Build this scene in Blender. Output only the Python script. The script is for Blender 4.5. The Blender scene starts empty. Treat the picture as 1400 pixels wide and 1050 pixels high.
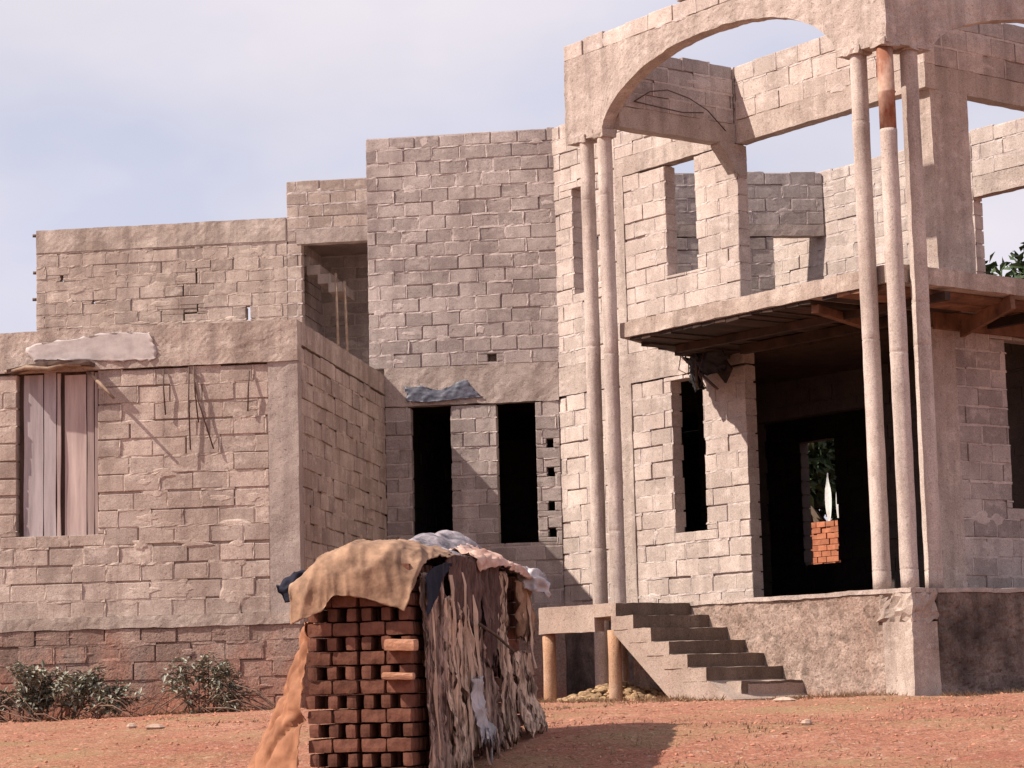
import bpy, bmesh, math, random
from mathutils import Vector, Matrix, noise
R = random.Random(7)
scene = bpy.context.scene
COL = scene.collection
S2 = 2 ** -.5
# plan axes (metres): u along the main front, v away from it; s / q run along and into the diagonal porch
JU, JV = 2.72, 5.7
def uv(s, q): return (JU + (s + q) * S2, JV + (q - s) * S2)
def lerp(a, b, t): return a + (b - a) * t
def interp(x, xs, ys):
    if x <= xs[0]: return ys[0]
    for i in range(1, len(xs)):
        if x <= xs[i]:
            t = (x - xs[i-1]) / (xs[i] - xs[i-1]); t = t * t * (3 - 2 * t) * .5 + t * .5
            return lerp(ys[i-1], ys[i], t)
    return ys[-1]
def nz(x, y, z=0.0): return noise.noise(Vector((x, y, z)))

# ------------------------------------------------------------------ materials
def new_mat(name):
    m = bpy.data.materials.new(name); m.use_nodes = True
    nt = m.node_tree; nt.nodes.clear()
    out = nt.nodes.new('ShaderNodeOutputMaterial'); b = nt.nodes.new('ShaderNodeBsdfPrincipled')
    nt.links.new(b.outputs[0], out.inputs[0])
    return m, nt, b
def rgb(c): return (c[0], c[1], c[2], 1)
class NB:
    def __init__(s, nt): s.nt = nt; s.tc = nt.nodes.new('ShaderNodeTexCoord')
    def n(s, t, **k):
        x = s.nt.nodes.new(t)
        for a, b in k.items(): setattr(x, a, b)
        return x
    def l(s, a, b): s.nt.links.new(a, b)
    def noise(s, scale, detail=4, rough=.6, sc=(1, 1, 1), off=(0, 0, 0)):
        mp = s.n('ShaderNodeMapping'); mp.inputs['Scale'].default_value = sc; mp.inputs['Location'].default_value = off
        s.l(s.tc.outputs['Object'], mp.inputs[0])
        x = s.n('ShaderNodeTexNoise'); x.inputs['Scale'].default_value = scale
        x.inputs['Detail'].default_value = detail; x.inputs['Roughness'].default_value = rough
        s.l(mp.outputs[0], x.inputs['Vector']); return x.outputs['Fac']
    def ramp(s, fac, stops):
        r = s.n('ShaderNodeValToRGB'); e = r.color_ramp.elements
        while len(e) < len(stops): e.new(.5)
        for i, (p, c) in enumerate(stops):
            e[i].position = p; e[i].color = rgb(c) if not isinstance(c, (int, float)) else (c, c, c, 1)
        s.l(fac, r.inputs[0]); return r.outputs[0]
    def mix(s, fac, a, b, mode='MIX'):
        x = s.n('ShaderNodeMix', data_type='RGBA', blend_type=mode)
        for i, v in ((0, fac), (6, a), (7, b)):
            if hasattr(v, 'links'): s.l(v, x.inputs[i])
            elif isinstance(v, (int, float)): x.inputs[i].default_value = v
            else: x.inputs[i].default_value = rgb(v)
        return x.outputs[2]
    def math(s, op, a, b=None):
        x = s.n('ShaderNodeMath', operation=op)
        for i, v in ((0, a), (1, b)):
            if v is None: continue
            if hasattr(v, 'links'): s.l(v, x.inputs[i])
            else: x.inputs[i].default_value = v
        return x.outputs[0]
    def bump(s, bsdf, h, strength, dist):
        x = s.n('ShaderNodeBump'); x.inputs['Strength'].default_value = strength; x.inputs['Distance'].default_value = dist
        s.l(h, x.inputs['Height']); s.l(x.outputs[0], bsdf.inputs['Normal'])
def masonry(name, lo, hi, *a, **k_): return masonry_(name, lo, hi, *a, **k_)
def masonry_(name, lo, hi, island=.25, stain=None, stain_amt=.5, streak=.25, grain=70, bump=.6, dist=.012, pale=None, mud=None, cells=0):
    m, nt, b = new_mat(name); k = NB(nt)
    c = k.mix(k.ramp(k.noise(1.7, 5, .65), [(.3, 0.0), (.7, 1.0)]), lo, hi)
    if island:
        g = k.n('ShaderNodeNewGeometry')
        f = k.math('ADD', k.math('MULTIPLY', g.outputs['Random Per Island'], 2 * island), 1 - island)
        c = k.mix(1.0, c, k.n('ShaderNodeCombineColor').outputs[0], 'MULTIPLY') if False else c
        cc = k.n('ShaderNodeCombineColor')
        for i in range(3): k.l(f, cc.inputs[i])
        c = k.mix(1.0, c, cc.outputs[0], 'MULTIPLY')
    if pale:   # cement slurry smeared over the faces
        c = k.mix(k.ramp(k.noise(3.1, 6, .7, (1, 1, 1.8), (7, 3, 1)), [(.52, 0.0), (.66, .75)]), c, pale)
    if stain:
        f = k.ramp(k.noise(.9, 6, .7, (1, 1, .7), (3, 9, 4)), [(.45, 0.0), (.72, stain_amt)])
        c = k.mix(f, c, stain)
    if streak:
        f = k.ramp(k.noise(3.0, 4, .6, (1.6, 1.6, .16)), [(.45, 0.0), (.75, streak)])
        c = k.mix(f, c, (lo[0]*.45, lo[1]*.42, lo[2]*.42))
    if cells:   # fieldstones of differing tone set in paler mortar
        def vor(feat):
            x = k.n('ShaderNodeTexVoronoi', feature=feat); x.inputs['Scale'].default_value = cells; x.inputs['Randomness'].default_value = .85
            dn = k.n('ShaderNodeTexNoise'); dn.inputs['Scale'].default_value = 5; dn.inputs['Detail'].default_value = 4; k.l(k.tc.outputs['Object'], dn.inputs['Vector'])
            va = k.n('ShaderNodeVectorMath', operation='MULTIPLY_ADD'); k.l(dn.outputs['Color'], va.inputs[0]); va.inputs[1].default_value = (.22, .22, .22); k.l(k.tc.outputs['Object'], va.inputs[2])
            k.l(va.outputs[0], x.inputs['Vector']); return x
        v1, v2 = vor('F1'), vor('DISTANCE_TO_EDGE')
        sp = k.n('ShaderNodeSeparateColor'); k.l(v1.outputs['Color'], sp.inputs[0])
        c = k.mix(1.0, c, k.ramp(sp.outputs[0], [(0, .74), (1, 1.14)]), 'MULTIPLY')
        c = k.mix(k.ramp(v2.outputs['Distance'], [(.01, .30), (.16, 0.0)]), c, (hi[0]*1.15, hi[1]*1.12, hi[2]*1.1))
    if mud:     # red soil splashed up from the ground
        sx = k.n('ShaderNodeSeparateXYZ'); k.l(k.tc.outputs['Object'], sx.inputs[0])
        h_ = k.math('ADD', k.math('MULTIPLY', sx.outputs[2], -1 / mud[0]), k.math('ADD', k.math('MULTIPLY', k.noise(2.2, 6, .7, (1, 1, .6)), 1.6), .2))
        c = k.mix(k.ramp(h_, [(.35, 0.0), (.95, .8)]), c, mud[1])
    gr = k.noise(grain, 5, .75)
    c = k.mix(1.0, c, k.ramp(gr, [(.27, .52), (.73, 1.34)]), 'MULTIPLY')
    pit = k.ramp(k.noise(26, 3, .6, (1, 1, 1), (1, 5, 2)), [(.25, 0.0), (.42, 1.0)])
    c = k.mix(1.0, c, k.mix(pit, (.68, .66, .66), (1, 1, 1)), 'MULTIPLY')
    k.l(c, b.inputs['Base Color']); b.inputs['Roughness'].default_value = .95
    b.inputs['Specular IOR Level'].default_value = .15
    h = k.math('ADD', k.math('MULTIPLY', gr, .5), k.math('ADD', k.math('MULTIPLY', pit, .5), k.noise(9, 4, .6)))
    k.bump(b, h, bump, dist)
    return m
def simple(name, lo, hi, scale=6, rough=.8, sc=(1, 1, 1), bump=.3, dist=.01, island=0., spec=.3, objrand=0., stops=(.3, .7)):
    m, nt, b = new_mat(name); k = NB(nt)
    f = k.noise(scale, 6, .65, sc)
    c = k.mix(k.ramp(f, [(stops[0], 0.0), (stops[1], 1.0)]), lo, hi)
    for amt, sock in ((island, 'isl'), (objrand, 'obj')):
        if amt:
            o = k.n('ShaderNodeNewGeometry').outputs['Random Per Island'] if sock == 'isl' else k.n('ShaderNodeObjectInfo').outputs['Random']
            v = k.math('ADD', k.math('MULTIPLY', o, 2 * amt), 1 - amt)
            cc = k.n('ShaderNodeCombineColor')
            for i in range(3): k.l(v, cc.inputs[i])
            c = k.mix(1.0, c, cc.outputs[0], 'MULTIPLY')
    k.l(c, b.inputs['Base Color']); b.inputs['Roughness'].default_value = rough
    b.inputs['Specular IOR Level'].default_value = spec
    if bump: k.bump(b, f, bump, dist)
    return m
MT = {}
MT['block_grey'] = masonry('grey sandcrete block', (.325, .272, .255), (.475, .405, .375), .20, (.21, .16, .15), .6, .4, pale=(.57, .485, .455))
MT['block_tan'] = masonry('weathered brown block', (.345, .27, .232), (.505, .41, .357), .18, (.25, .175, .14), .55, .45, pale=(.63, .53, .465))
MT['block_pink'] = masonry('pale pinkish block', (.42, .345, .31), (.56, .47, .42), .15, (.31, .235, .21), .5, .35, pale=(.65, .55, .51))
MT['mortar'] = masonry('cement mortar', (.46, .385, .36), (.62, .53, .495), 0, (.32, .25, .225), .5, .3, bump=.8)
MT['mortar_tan'] = masonry('muddy mortar', (.42, .33, .28), (.60, .495, .43), 0, (.22, .15, .12), .6, .4, bump=.8)
MT['concrete'] = masonry('rough cast concrete', (.37, .30, .265), (.52, .435, .385), 0, (.26, .19, .17), .6, .55, bump=.9, pale=(.62, .52, .48))
MT['concrete_grey'] = masonry('grey cast concrete', (.33, .27, .24), (.46, .385, .345), 0, (.21, .155, .14), .5, .45)
MT['parapet'] = masonry('stained parapet concrete', (.34, .27, .23), (.52, .43, .375), 0, (.21, .145, .115), .65, .6, pale=(.62, .52, .46))
MT['pipe'] = masonry('pipe cast column concrete', (.43, .355, .32), (.60, .51, .46), 0, (.24, .17, .14), .65, .75, bump=.5)
MT['rust'] = simple('rusty brown pipe', (.22, .085, .05), (.47, .33, .26), 7, .85, (1, 1, .5), .4, .01, stops=(.40, .72))
MT['rubble'] = masonry('rubble plinth', (.235, .17, .14), (.375, .285, .24), .0, (.20, .12, .09), .7, .3, grain=40, bump=.9, dist=.02, cells=7.5, mud=(.45, (.36, .20, .145)), pale=(.46, .365, .315))
MT['rubble_red'] = masonry('mud splashed plinth', (.26, .17, .14), (.38, .275, .23), .15, (.16, .09, .07), .7, .4, grain=40, bump=.9, dist=.02, mud=(1.6, (.40, .165, .11)))
MT['rubble_moss'] = masonry('mould stained plinth', (.075, .057, .05), (.29, .215, .185), .0, (.02, .017, .016), .95, .5, grain=40, bump=.9, dist=.02)
MT['post'] = masonry('mud stained post', (.34, .20, .12), (.50, .35, .25), 0, (.36, .16, .08), .8, .4)
MT['board_grey'] = simple('grey weathered boards', (.23, .195, .20), (.42, .365, .37), 5, .85, (2.2, 2.2, .16), .5, .006, objrand=.15)
MT['riser'] = masonry('dark riser', (.11, .08, .06), (.20, .145, .115), 0, (.07, .05, .04), .6, .5)  # darker tone given only to the riser faces of the steps
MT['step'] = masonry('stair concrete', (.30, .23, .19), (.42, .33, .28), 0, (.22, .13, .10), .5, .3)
MT['interior'] = masonry('darkened interior block', (.06, .048, .045), (.10, .08, .072), 0, None, 0, .2)  # the hall's lack of light is put into these darkened wall colours
MT['form'] = simple('formwork boards', (.016, .010, .008), (.055, .030, .021), 4, .85, (1, 1, 1), .4, objrand=.35)  # dark copy: deep shade under the slab put into the board colour
MT['form_lit'] = simple('lit formwork boards', (.09, .04, .024), (.27, .135, .08), 4, .85, (1, 1, 1), .4, objrand=.3)  # lighter copy: bounced light on the right soffit put into the colour
MT['board'] = simple('weathered boards', (.27, .20, .19), (.48, .38, .35), 5, .85, (2.2, 2.2, .16), .5, .006, objrand=.22)
MT['branch'] = simple('dry branch', (.16, .10, .07), (.36, .26, .19), 12, .9)
MT['dark_wood'] = simple('dark rotten wood', (.05, .03, .025), (.14, .09, .07), 8, .9, (1, 1, .3))
MT['rebar'] = simple('rebar', (.05, .03, .025), (.13, .075, .055), 30, .7)
MT['tan_cloth'] = simple('tan tarpaulin', (.13, .072, .045), (.37, .225, .145), 7, .85, (1, 1, 1), .5, .02)
MT['orange_cloth'] = simple('mud stained orange sheet', (.17, .07, .036), (.36, .165, .09), 4, .85, (1, 1, 1), .5, .02)
MT['pink_cloth'] = simple('pinkish rag', (.33, .18, .14), (.62, .43, .35), 6, .85, bump=.5, dist=.02)
MT['grey_plastic'] = simple('grey plastic sheet', (.06, .055, .065), (.36, .31, .33), 5, .5, bump=.7, dist=.03, spec=.5, stops=(.38, .62))
MT['pale_plastic'] = simple('pale plastic', (.30, .27, .28), (.56, .51, .52), 7, .45, bump=.6, dist=.02, spec=.5)
MT['dark_plastic'] = simple('dark plastic', (.010, .011, .018), (.025, .027, .04), 6, .6, bump=.6, dist=.02, spec=.5)
MT['navy_plastic'] = simple('matt navy plastic', (.012, .013, .022), (.03, .03, .045), 6, .9, bump=.4, dist=.02, spec=.1)
MT['blue_plastic'] = simple('blue grey tarpaulin', (.035, .04, .065), (.13, .13, .165), 7, .5, bump=.6, dist=.02, spec=.4)
MT['sacking'] = simple('brown sacking', (.04, .022, .02), (.19, .115, .098), 7, .95, (3, 3, .35), .7, .03)
MT['fibre'] = simple('dry fibre strips', (.26, .17, .12), (.66, .49, .38), 3.2, .9, (3, 3, .8), .5, .01, island=.45)
MT['thatch'] = simple('torn fibre matting', (.06, .03, .022), (.74, .54, .41), 8, .95, (3, 3, .22), .9, .03, stops=(.40, .60))
MT['thatch_dark'] = simple('mauve brown fibre matting', (.06, .032, .027), (.52, .37, .30), 8, .95, (3, 3, .22), .9, .03, stops=(.40, .64))
MT['dusty_plastic'] = simple('dusty plastic', (.34, .295, .28), (.52, .46, .445), 5, .7, bump=.5, dist=.01)
MT['brick'] = simple('fired clay brick', (.092, .040, .029), (.185, .080, .054), 14, .95, bump=.8, dist=.012, objrand=.28, island=.0, spec=.1)
MT['brick_orange'] = simple('orange clay brick', (.30, .14, .085), (.47, .25, .16), 14, .95, bump=.8, dist=.012, spec=.1)
MT['redbrick'] = simple('red mud brick', (.30, .10, .055), (.46, .19, .11), 9, .95, bump=.8, dist=.012, island=.2, spec=.1)
MT['leaf_dusty'] = simple('dusty leaves', (.11, .112, .082), (.34, .33, .265), 9, .7, bump=0, island=.5)
MT['leaf_dark'] = simple('dark green leaves', (.018, .035, .014), (.055, .085, .03), 2, .6, bump=0, island=.5)
MT['leaf_pale'] = simple('pale leaf', (.45, .47, .46), (.70, .71, .70), 6, .35, bump=0, spec=.6)  # sky reflected on glossy leaves, painted as a pale base colour
MT['bark'] = simple('bark', (.08, .055, .04), (.17, .12, .09), 8, .95, (1, 1, .3), .6)
MT['dead_stem'] = simple('dead stems', (.10, .06, .045), (.24, .15, .11), 8, .9, bump=0, island=.3)
MT['straw'] = simple('dry grass', (.20, .125, .065), (.40, .27, .16), 6, .9, bump=0, island=.4)
MT['clod'] = simple('earth clod', (.30, .13, .085), (.46, .22, .15), 12, .95, bump=.7, island=.3, spec=.1)
MT['stone'] = simple('pale stone chip', (.30, .20, .15), (.50, .37, .30), 12, .95, bump=.6, objrand=.2, spec=.1)
MT['dark_floor'] = simple('dark floor', (.09, .055, .04), (.17, .11, .085), 3, .95)  # floor darkened to cut the sunlight it would bounce into the hall
MT['black_thing'] = simple('soot black', (.015, .014, .014), (.04, .035, .035), 8, .8)
def earth():
    m, nt, b = new_mat('red laterite earth'); k = NB(nt)
    c = k.mix(k.ramp(k.noise(.55, 6, .65), [(.35, 0.0), (.65, 1.0)]), (.41, .165, .11), (.50, .245, .165))
    c = k.mix(k.ramp(k.noise(1.3, 7, .72, (.5, 1.2, 1), (4, 2, 0)), [(.50, 0.0), (.70, .7)]), c, (.37, .145, .105))
    c = k.mix(k.ramp(k.noise(2.2, 8, .75, (.7, 1.4, 1), (9, 1, 0)), [(.53, 0.0), (.68, .65)]), c, (.40, .27, .15))
    c = k.mix(k.ramp(k.noise(9, 6, .75), [(.54, 0.0), (.70, .7)]), c, (.22, .105, .07))
    c = k.mix(k.ramp(k.noise(17, 4, .7, (.7, 1.3, 1), (2, 3, 9)), [(.56, 0.0), (.63, .85)]), c, (.17, .075, .05))
    c = k.mix(k.ramp(k.noise(13, 5, .75, (1, 1, 1), (3, 8, 1)), [(.55, 0.0), (.66, .8)]), c, (.64, .43, .33))
    c = k.mix(k.ramp(k.noise(.8, 4, .6, (.5, 1, 1), (1, 7, 1)), [(.50, 0.0), (.66, .55)]), c, (.36, .265, .14))
    gr = k.noise(45, 6, .8)
    c = k.mix(1.0, c, k.ramp(gr, [(.30, .45), (.70, 1.5)]), 'MULTIPLY')
    k.l(c, b.inputs['Base Color']); b.inputs['Roughness'].default_value = .97; b.inputs['Specular IOR Level'].default_value = .1
    k.bump(b, k.math('ADD', k.math('MULTIPLY', gr, .6), k.noise(11, 6, .7)), 1.0, .05)
    return m
MT['earth'] = earth()

# ------------------------------------------------------------------ mesh collector
class MB:
    def __init__(s): s.v = []; s.f = []; s.m = []
    def vert(s, p): s.v.append((p[0], p[1], p[2])); return len(s.v) - 1
    def face(s, ids, m=0): s.f.append(tuple(ids)); s.m.append(m)
    def build(s, name, mats, parent=None, smooth=False, loc=None):
        me = bpy.data.meshes.new(name)
        vs = s.v if loc is None else [(a - loc[0], b - loc[1], c - loc[2]) for a, b, c in s.v]
        me.from_pydata(vs, [], s.f)
        for x in (mats if isinstance(mats, (list, tuple)) else [mats]): me.materials.append(MT[x])
        me.polygons.foreach_set('material_index', s.m)
        if smooth: me.polygons.foreach_set('use_smooth', [True] * len(s.f))
        bm = bmesh.new(); bm.from_mesh(me); bmesh.ops.recalc_face_normals(bm, faces=bm.faces); bm.to_mesh(me); bm.free()
        o = bpy.data.objects.new(name, me); COL.objects.link(o)
        if parent: o.parent = parent
        if loc is not None: o.location = loc
        return o
    def hexa(s, P, m=0):   # P: 8 points, 0-3 bottom ring, 4-7 top ring
        i = [s.vert(p) for p in P]
        for q in ((0, 1, 2, 3), (4, 5, 6, 7), (0, 1, 5, 4), (1, 2, 6, 5), (2, 3, 7, 6), (3, 0, 4, 7)): s.face([i[a] for a in q], m)
    def tube(s, pts, rad, n=8, m=0, cap=True):
        rings = []
        for k, p in enumerate(pts):
            p = Vector(p); a = Vector(pts[max(k-1, 0)]); c = Vector(pts[min(k+1, len(pts)-1)])
            t = (c - a).normalized(); x = t.orthogonal().normalized()
            if k and rings: x = (px - t * px.dot(t)).normalized()
            px = x; y = t.cross(x); r = rad[k] if isinstance(rad, (list, tuple)) else rad
            rings.append([s.vert(p + (x * math.cos(2*math.pi*j/n) + y * math.sin(2*math.pi*j/n)) * r) for j in range(n)])
        for a, c in zip(rings, rings[1:]):
            for j in range(n): s.face((a[j], a[(j+1) % n], c[(j+1) % n], c[j]), m)
        if cap: s.face(rings[0], m); s.face(rings[-1], m)

class Frame:   # local wall frame: along d from O, y inwards from the face, z up
    def __init__(s, O, ang):
        s.O = O; s.d = (math.cos(ang), math.sin(ang)); s.n = (s.d[1], -s.d[0])
    def p(s, a, y, z): return (s.O[0] + s.d[0]*a - s.n[0]*y, s.O[1] + s.d[1]*a - s.n[1]*y, z)
def minus(r, h):   # rectangle minus hole
    a0, a1, b0, b1 = r; c0, c1, d0, d1 = h
    if c1 <= a0 or c0 >= a1 or d1 <= b0 or d0 >= b1: return [r]
    out = []
    if b0 < d0: out.append((a0, a1, b0, d0))
    if d1 < b1: out.append((a0, a1, d1, b1))
    lo, hi = max(b0, d0), min(b1, d1)
    if a0 < c0: out.append((a0, c0, lo, hi))
    if c1 < a1: out.append((c1, a1, lo, hi))
    return out
def cut(r, holes):
    rs = [r]
    for h in holes: rs = [x for q in rs for x in minus(q, h)]
    return rs

def block_wall(fr, s0, s1, z0, z1, holes=(), t=.2, seed=1, mats=('block_grey', 'mortar'), deep=.16, flush=.5, ch=.2335, bl=.46, jit=.007, parent=None, name='wall', last=0.0, smear=.15, bed=.55, head=1.6):
    r = random.Random(seed); mb = MB(); holes = list(holes)
    # solid core just behind the faces
    for a0, a1, b0, b1 in cut((s0 + .012, s1 - .012, z0 + .004, z1 - .02 - last * .2), [(h[0]-.012, h[1]+.012, h[2]-.012, h[3]+.012) for h in holes]):
        mb.hexa([fr.p(a0, .03, b0), fr.p(a1, .03, b0), fr.p(a1, t-.03, b0), fr.p(a0, t-.03, b0),
                 fr.p(a0, .03, b1), fr.p(a1, .03, b1), fr.p(a1, t-.03, b1), fr.p(a0, t-.03, b1)], 1)
    rows = max(1, round((z1 - z0) / ch)); h = (z1 - z0) / rows
    for i in range(rows):
        zb = z0 + i * h; wav = r.uniform(-.006, .006)
        a = s0 - (bl * .5 if i % 2 else 0) - r.uniform(0, .06)
        top = i == rows - 1
        while a < s1 - .01:
            L = bl * r.uniform(.93, 1.06); g = r.choice((.010, .013, .016, .022)); gz_ = r.choice((.012, .014, .018, .024))
            b0, b1 = max(a, s0), min(a + L - g, s1)
            if b0 - s0 < .03: b0 = s0
            if s1 - b1 < .05: b1 = s1
            a += L
            if b1 - b0 < .03: continue
            if top and last and r.random() < last: continue
            dy = r.uniform(-jit, jit); dth = r.uniform(-.006, .006); dz = wav + r.uniform(-.003, .003)
            zt = zb + h - gz_ + (r.uniform(-.025, .012) if top else 0)
            for c0, c1, e0, e1 in cut((b0, b1, zb, zt), holes):
                if c1 - c0 < .025 or e1 - e0 < .02: continue
                def J(k=.004): return r.uniform(-k, k)
                e0_, e1_ = e0 + (dz if i and e0 == zb else 0), e1 + (dz if not top and e1 == zt else 0)
                back = [fr.p(c0, t - .002 + J(), e0_), fr.p(c1, t - .002 + J(), e0_), fr.p(c1, t - .002 + J(), e1_), fr.p(c0, t - .002 + J(), e1_)]
                ib = [mb.vert(p) for p in back]; mb.face(ib)
                nx = max(2, round((c1 - c0) / .10)); ny_ = max(2, round((e1 - e0) / .09)); G = []
                sd = r.uniform(0, 90); wear = r.choice((.003, .005, .007, .011, .016))
                XG = [0, .010 / (c1 - c0)] + [q_ / nx for q_ in range(1, nx)] + [1 - .010 / (c1 - c0), 1]; ZG = [0, .010 / (e1 - e0)] + [q_ / ny_ for q_ in range(1, ny_)] + [1 - .010 / (e1 - e0), 1]
                nx += 2; ny_ += 2
                for gx in range(nx + 1):
                    col = []
                    for gy in range(ny_ + 1):
                        x_, z_ = lerp(c0, c1, XG[gx]), lerp(e0_, e1_, ZG[gy])
                        ex, ey = gx in (0, nx), gy in (0, ny_)
                        w1 = noise.noise(Vector((x_ * 9, z_ * 9, sd))); w2 = noise.noise(Vector((x_ * 23, z_ * 23, sd + 5)))
                        y_ = dy + dth * (2 * XG[gx] - 1) + .0022 * w1 + .0015 * w2
                        if ex or ey:
                            y_ += wear * max(.2, .7 + w1 + .6 * w2) * (2.6 if ex and ey else 1)
                            k_ = .0025 * (1 + 1.6 * w2) * (1.8 if ex and ey else 1)
                            if ex: x_ += k_ if gx == 0 else -k_
                            if ey: z_ += k_ if gy == 0 else -k_
                        col.append(mb.vert(fr.p(x_, y_, z_)))
                    G.append(col)
                for gx in range(nx):
                    for gy in range(ny_): mb.face((G[gx][gy], G[gx+1][gy], G[gx+1][gy+1], G[gx][gy+1]))
                mb.face([G[gx][0] for gx in range(nx + 1)] + [ib[1], ib[0]]); mb.face([G[gx][ny_] for gx in range(nx + 1)] + [ib[2], ib[3]])
                mb.face(G[0] + [ib[3], ib[0]]); mb.face(G[nx] + [ib[2], ib[1]])
                if r.random() < smear:   # slurry left over the joint
                    cx, cz = r.uniform(c0, c1), r.choice((e1_, e0_, (e0_ + e1_) / 2)); ra, rz_ = r.uniform(.06, .26), r.uniform(.03, .10)
                    if all(not (h[0] - ra < cx < h[1] + ra and h[2] - rz_ < cz < h[3] + rz_) for h in holes) and s0 + ra < cx < s1 - ra and cz + rz_ < z1:
                        ctr = mb.vert(fr.p(cx, dy - .0035, cz)); n_ = 14; rg = [[], []]
                        for q_ in range(n_):
                            an = 6.2832 * q_ / n_; rr = 1 + .7 * noise.noise(Vector((math.cos(an) * 1.6, math.sin(an) * 1.6, sd)))
                            for lv, (sc_, yy_) in enumerate(((.65, -.0025), (1, .008))):
                                rg[lv].append(mb.vert(fr.p(cx + ra * rr * sc_ * math.cos(an), dy + yy_ + J(.001), cz + rz_ * rr * sc_ * math.sin(an))))
                        for q_ in range(n_):
                            w_ = (q_ + 1) % n_; mb.face((ctr, rg[0][q_], rg[0][w_]), 1); mb.face((rg[0][q_], rg[1][q_], rg[1][w_], rg[0][w_]), 1)
                # joints: bed above and head to the right
                def fill(x0, x1, w0, w1, pd, pf):
                    u = r.random()
                    if u < pd: return
                    fy = dy + (r.uniform(-.004, .003) if u < pd + pf else r.uniform(.003, .013))
                    hor = (x1 - x0) > (w1 - w0); nn = max(1, round(max(x1 - x0, w1 - w0) / .07)); ra = []
                    for q_ in range(nn + 1):
                        f_ = q_ / nn; o1, o2, o3 = r.uniform(-.005, .005), r.uniform(-.005, .005), r.uniform(-.004, .004)
                        if hor: pr = [(lerp(x0, x1, f_), w0 + o1), (lerp(x0, x1, f_), w1 + o2)]
                        else: pr = [(x0 + o1, lerp(w0, w1, f_)), (x1 + o2, lerp(w0, w1, f_))]
                        (xa, za), (xb, zb_) = pr
                        ra.append([mb.vert(p) for p in (fr.p(xa, .045, za), fr.p(xa, fy + o3, za), fr.p(xb, fy - o3, zb_), fr.p(xb, .045, zb_))])
                    for A, B in zip(ra, ra[1:]):
                        for q_ in range(3): mb.face((A[q_], A[q_+1], B[q_+1], B[q_]), 1)
                if e1 == zt and not top:
                    fill(c0 - .002, min(c1 + .012, s1), e1_ - .005, zb + h + .006, deep * bed, flush)
                if c1 == b1 and b1 < s1 - .01:
                    fill(c1 - .004, c1 + g + .004, e0_ + .002, e1_ - .002, deep * (head if not top else 2.5), flush)
    return mb.build(name, mats, parent)

def rough_add(mb, fr, s0, s1, y0, y1, z0, z1, res=.09, amp=.010, fq=3.5, m=0, skew=None):
    """box in the frame with a grid on every face, all displaced by one noise field so the edges are worn"""
    def P(a, y, z):
        p = Vector(fr.p(a, y, z)); w = noise.noise_vector(p * fq) * amp + noise.noise_vector(p * fq * 3.7) * amp * .5
        q = p + w
        if skew: q = Vector(skew(q))
        return q
    na, ny, nzn = (max(1, round((b - a) / res)) for a, b in ((s0, s1), (y0, y1), (z0, z1)))
    def grid(n1, n2, f):
        I = [[mb.vert(f(i / n1, j / n2)) for j in range(n2 + 1)] for i in range(n1 + 1)]
        for i in range(n1):
            for j in range(n2): mb.face((I[i][j], I[i+1][j], I[i+1][j+1], I[i][j+1]), m)
    for y in (y0, y1): grid(na, nzn, lambda a, b: P(lerp(s0, s1, a), y, lerp(z0, z1, b)))
    for z in (z0, z1): grid(na, ny, lambda a, b: P(lerp(s0, s1, a), lerp(y0, y1, b), z))
    for s in (s0, s1): grid(ny, nzn, lambda a, b: P(s, lerp(y0, y1, a), lerp(z0, z1, b)))
def weld(o, d=.0008):
    bm = bmesh.new(); bm.from_mesh(o.data); bmesh.ops.remove_doubles(bm, verts=bm.verts, dist=d)
    bmesh.ops.recalc_face_normals(bm, faces=bm.faces); bm.to_mesh(o.data); bm.free(); return o
def rough(name, fr, s0, s1, y0, y1, z0, z1, mat, parent=None, **k):
    mb = MB(); rough_add(mb, fr, s0, s1, y0, y1, z0, z1, **k)
    return weld(mb.build(name, mat, parent))
def plain_box(name, fr, s0, s1, y0, y1, z0, z1, mat, parent=None):
    mb = MB()
    mb.hexa([fr.p(s0, y0, z0), fr.p(s1, y0, z0), fr.p(s1, y1, z0), fr.p(s0, y1, z0), fr.p(s0, y0, z1), fr.p(s1, y0, z1), fr.p(s1, y1, z1), fr.p(s0, y1, z1)])
    return mb.build(name, mat, parent)
def prism(name, pts, z0, z1, mat, parent=None):
    mb = MB(); n = len(pts)
    a = [mb.vert((p[0], p[1], z0)) for p in pts]; b = [mb.vert((p[0], p[1], z1)) for p in pts]
    mb.face(a); mb.face(b)
    for i in range(n): mb.face((a[i], a[(i+1) % n], b[(i+1) % n], b[i]))
    return mb.build(name, mat, parent)
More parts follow.
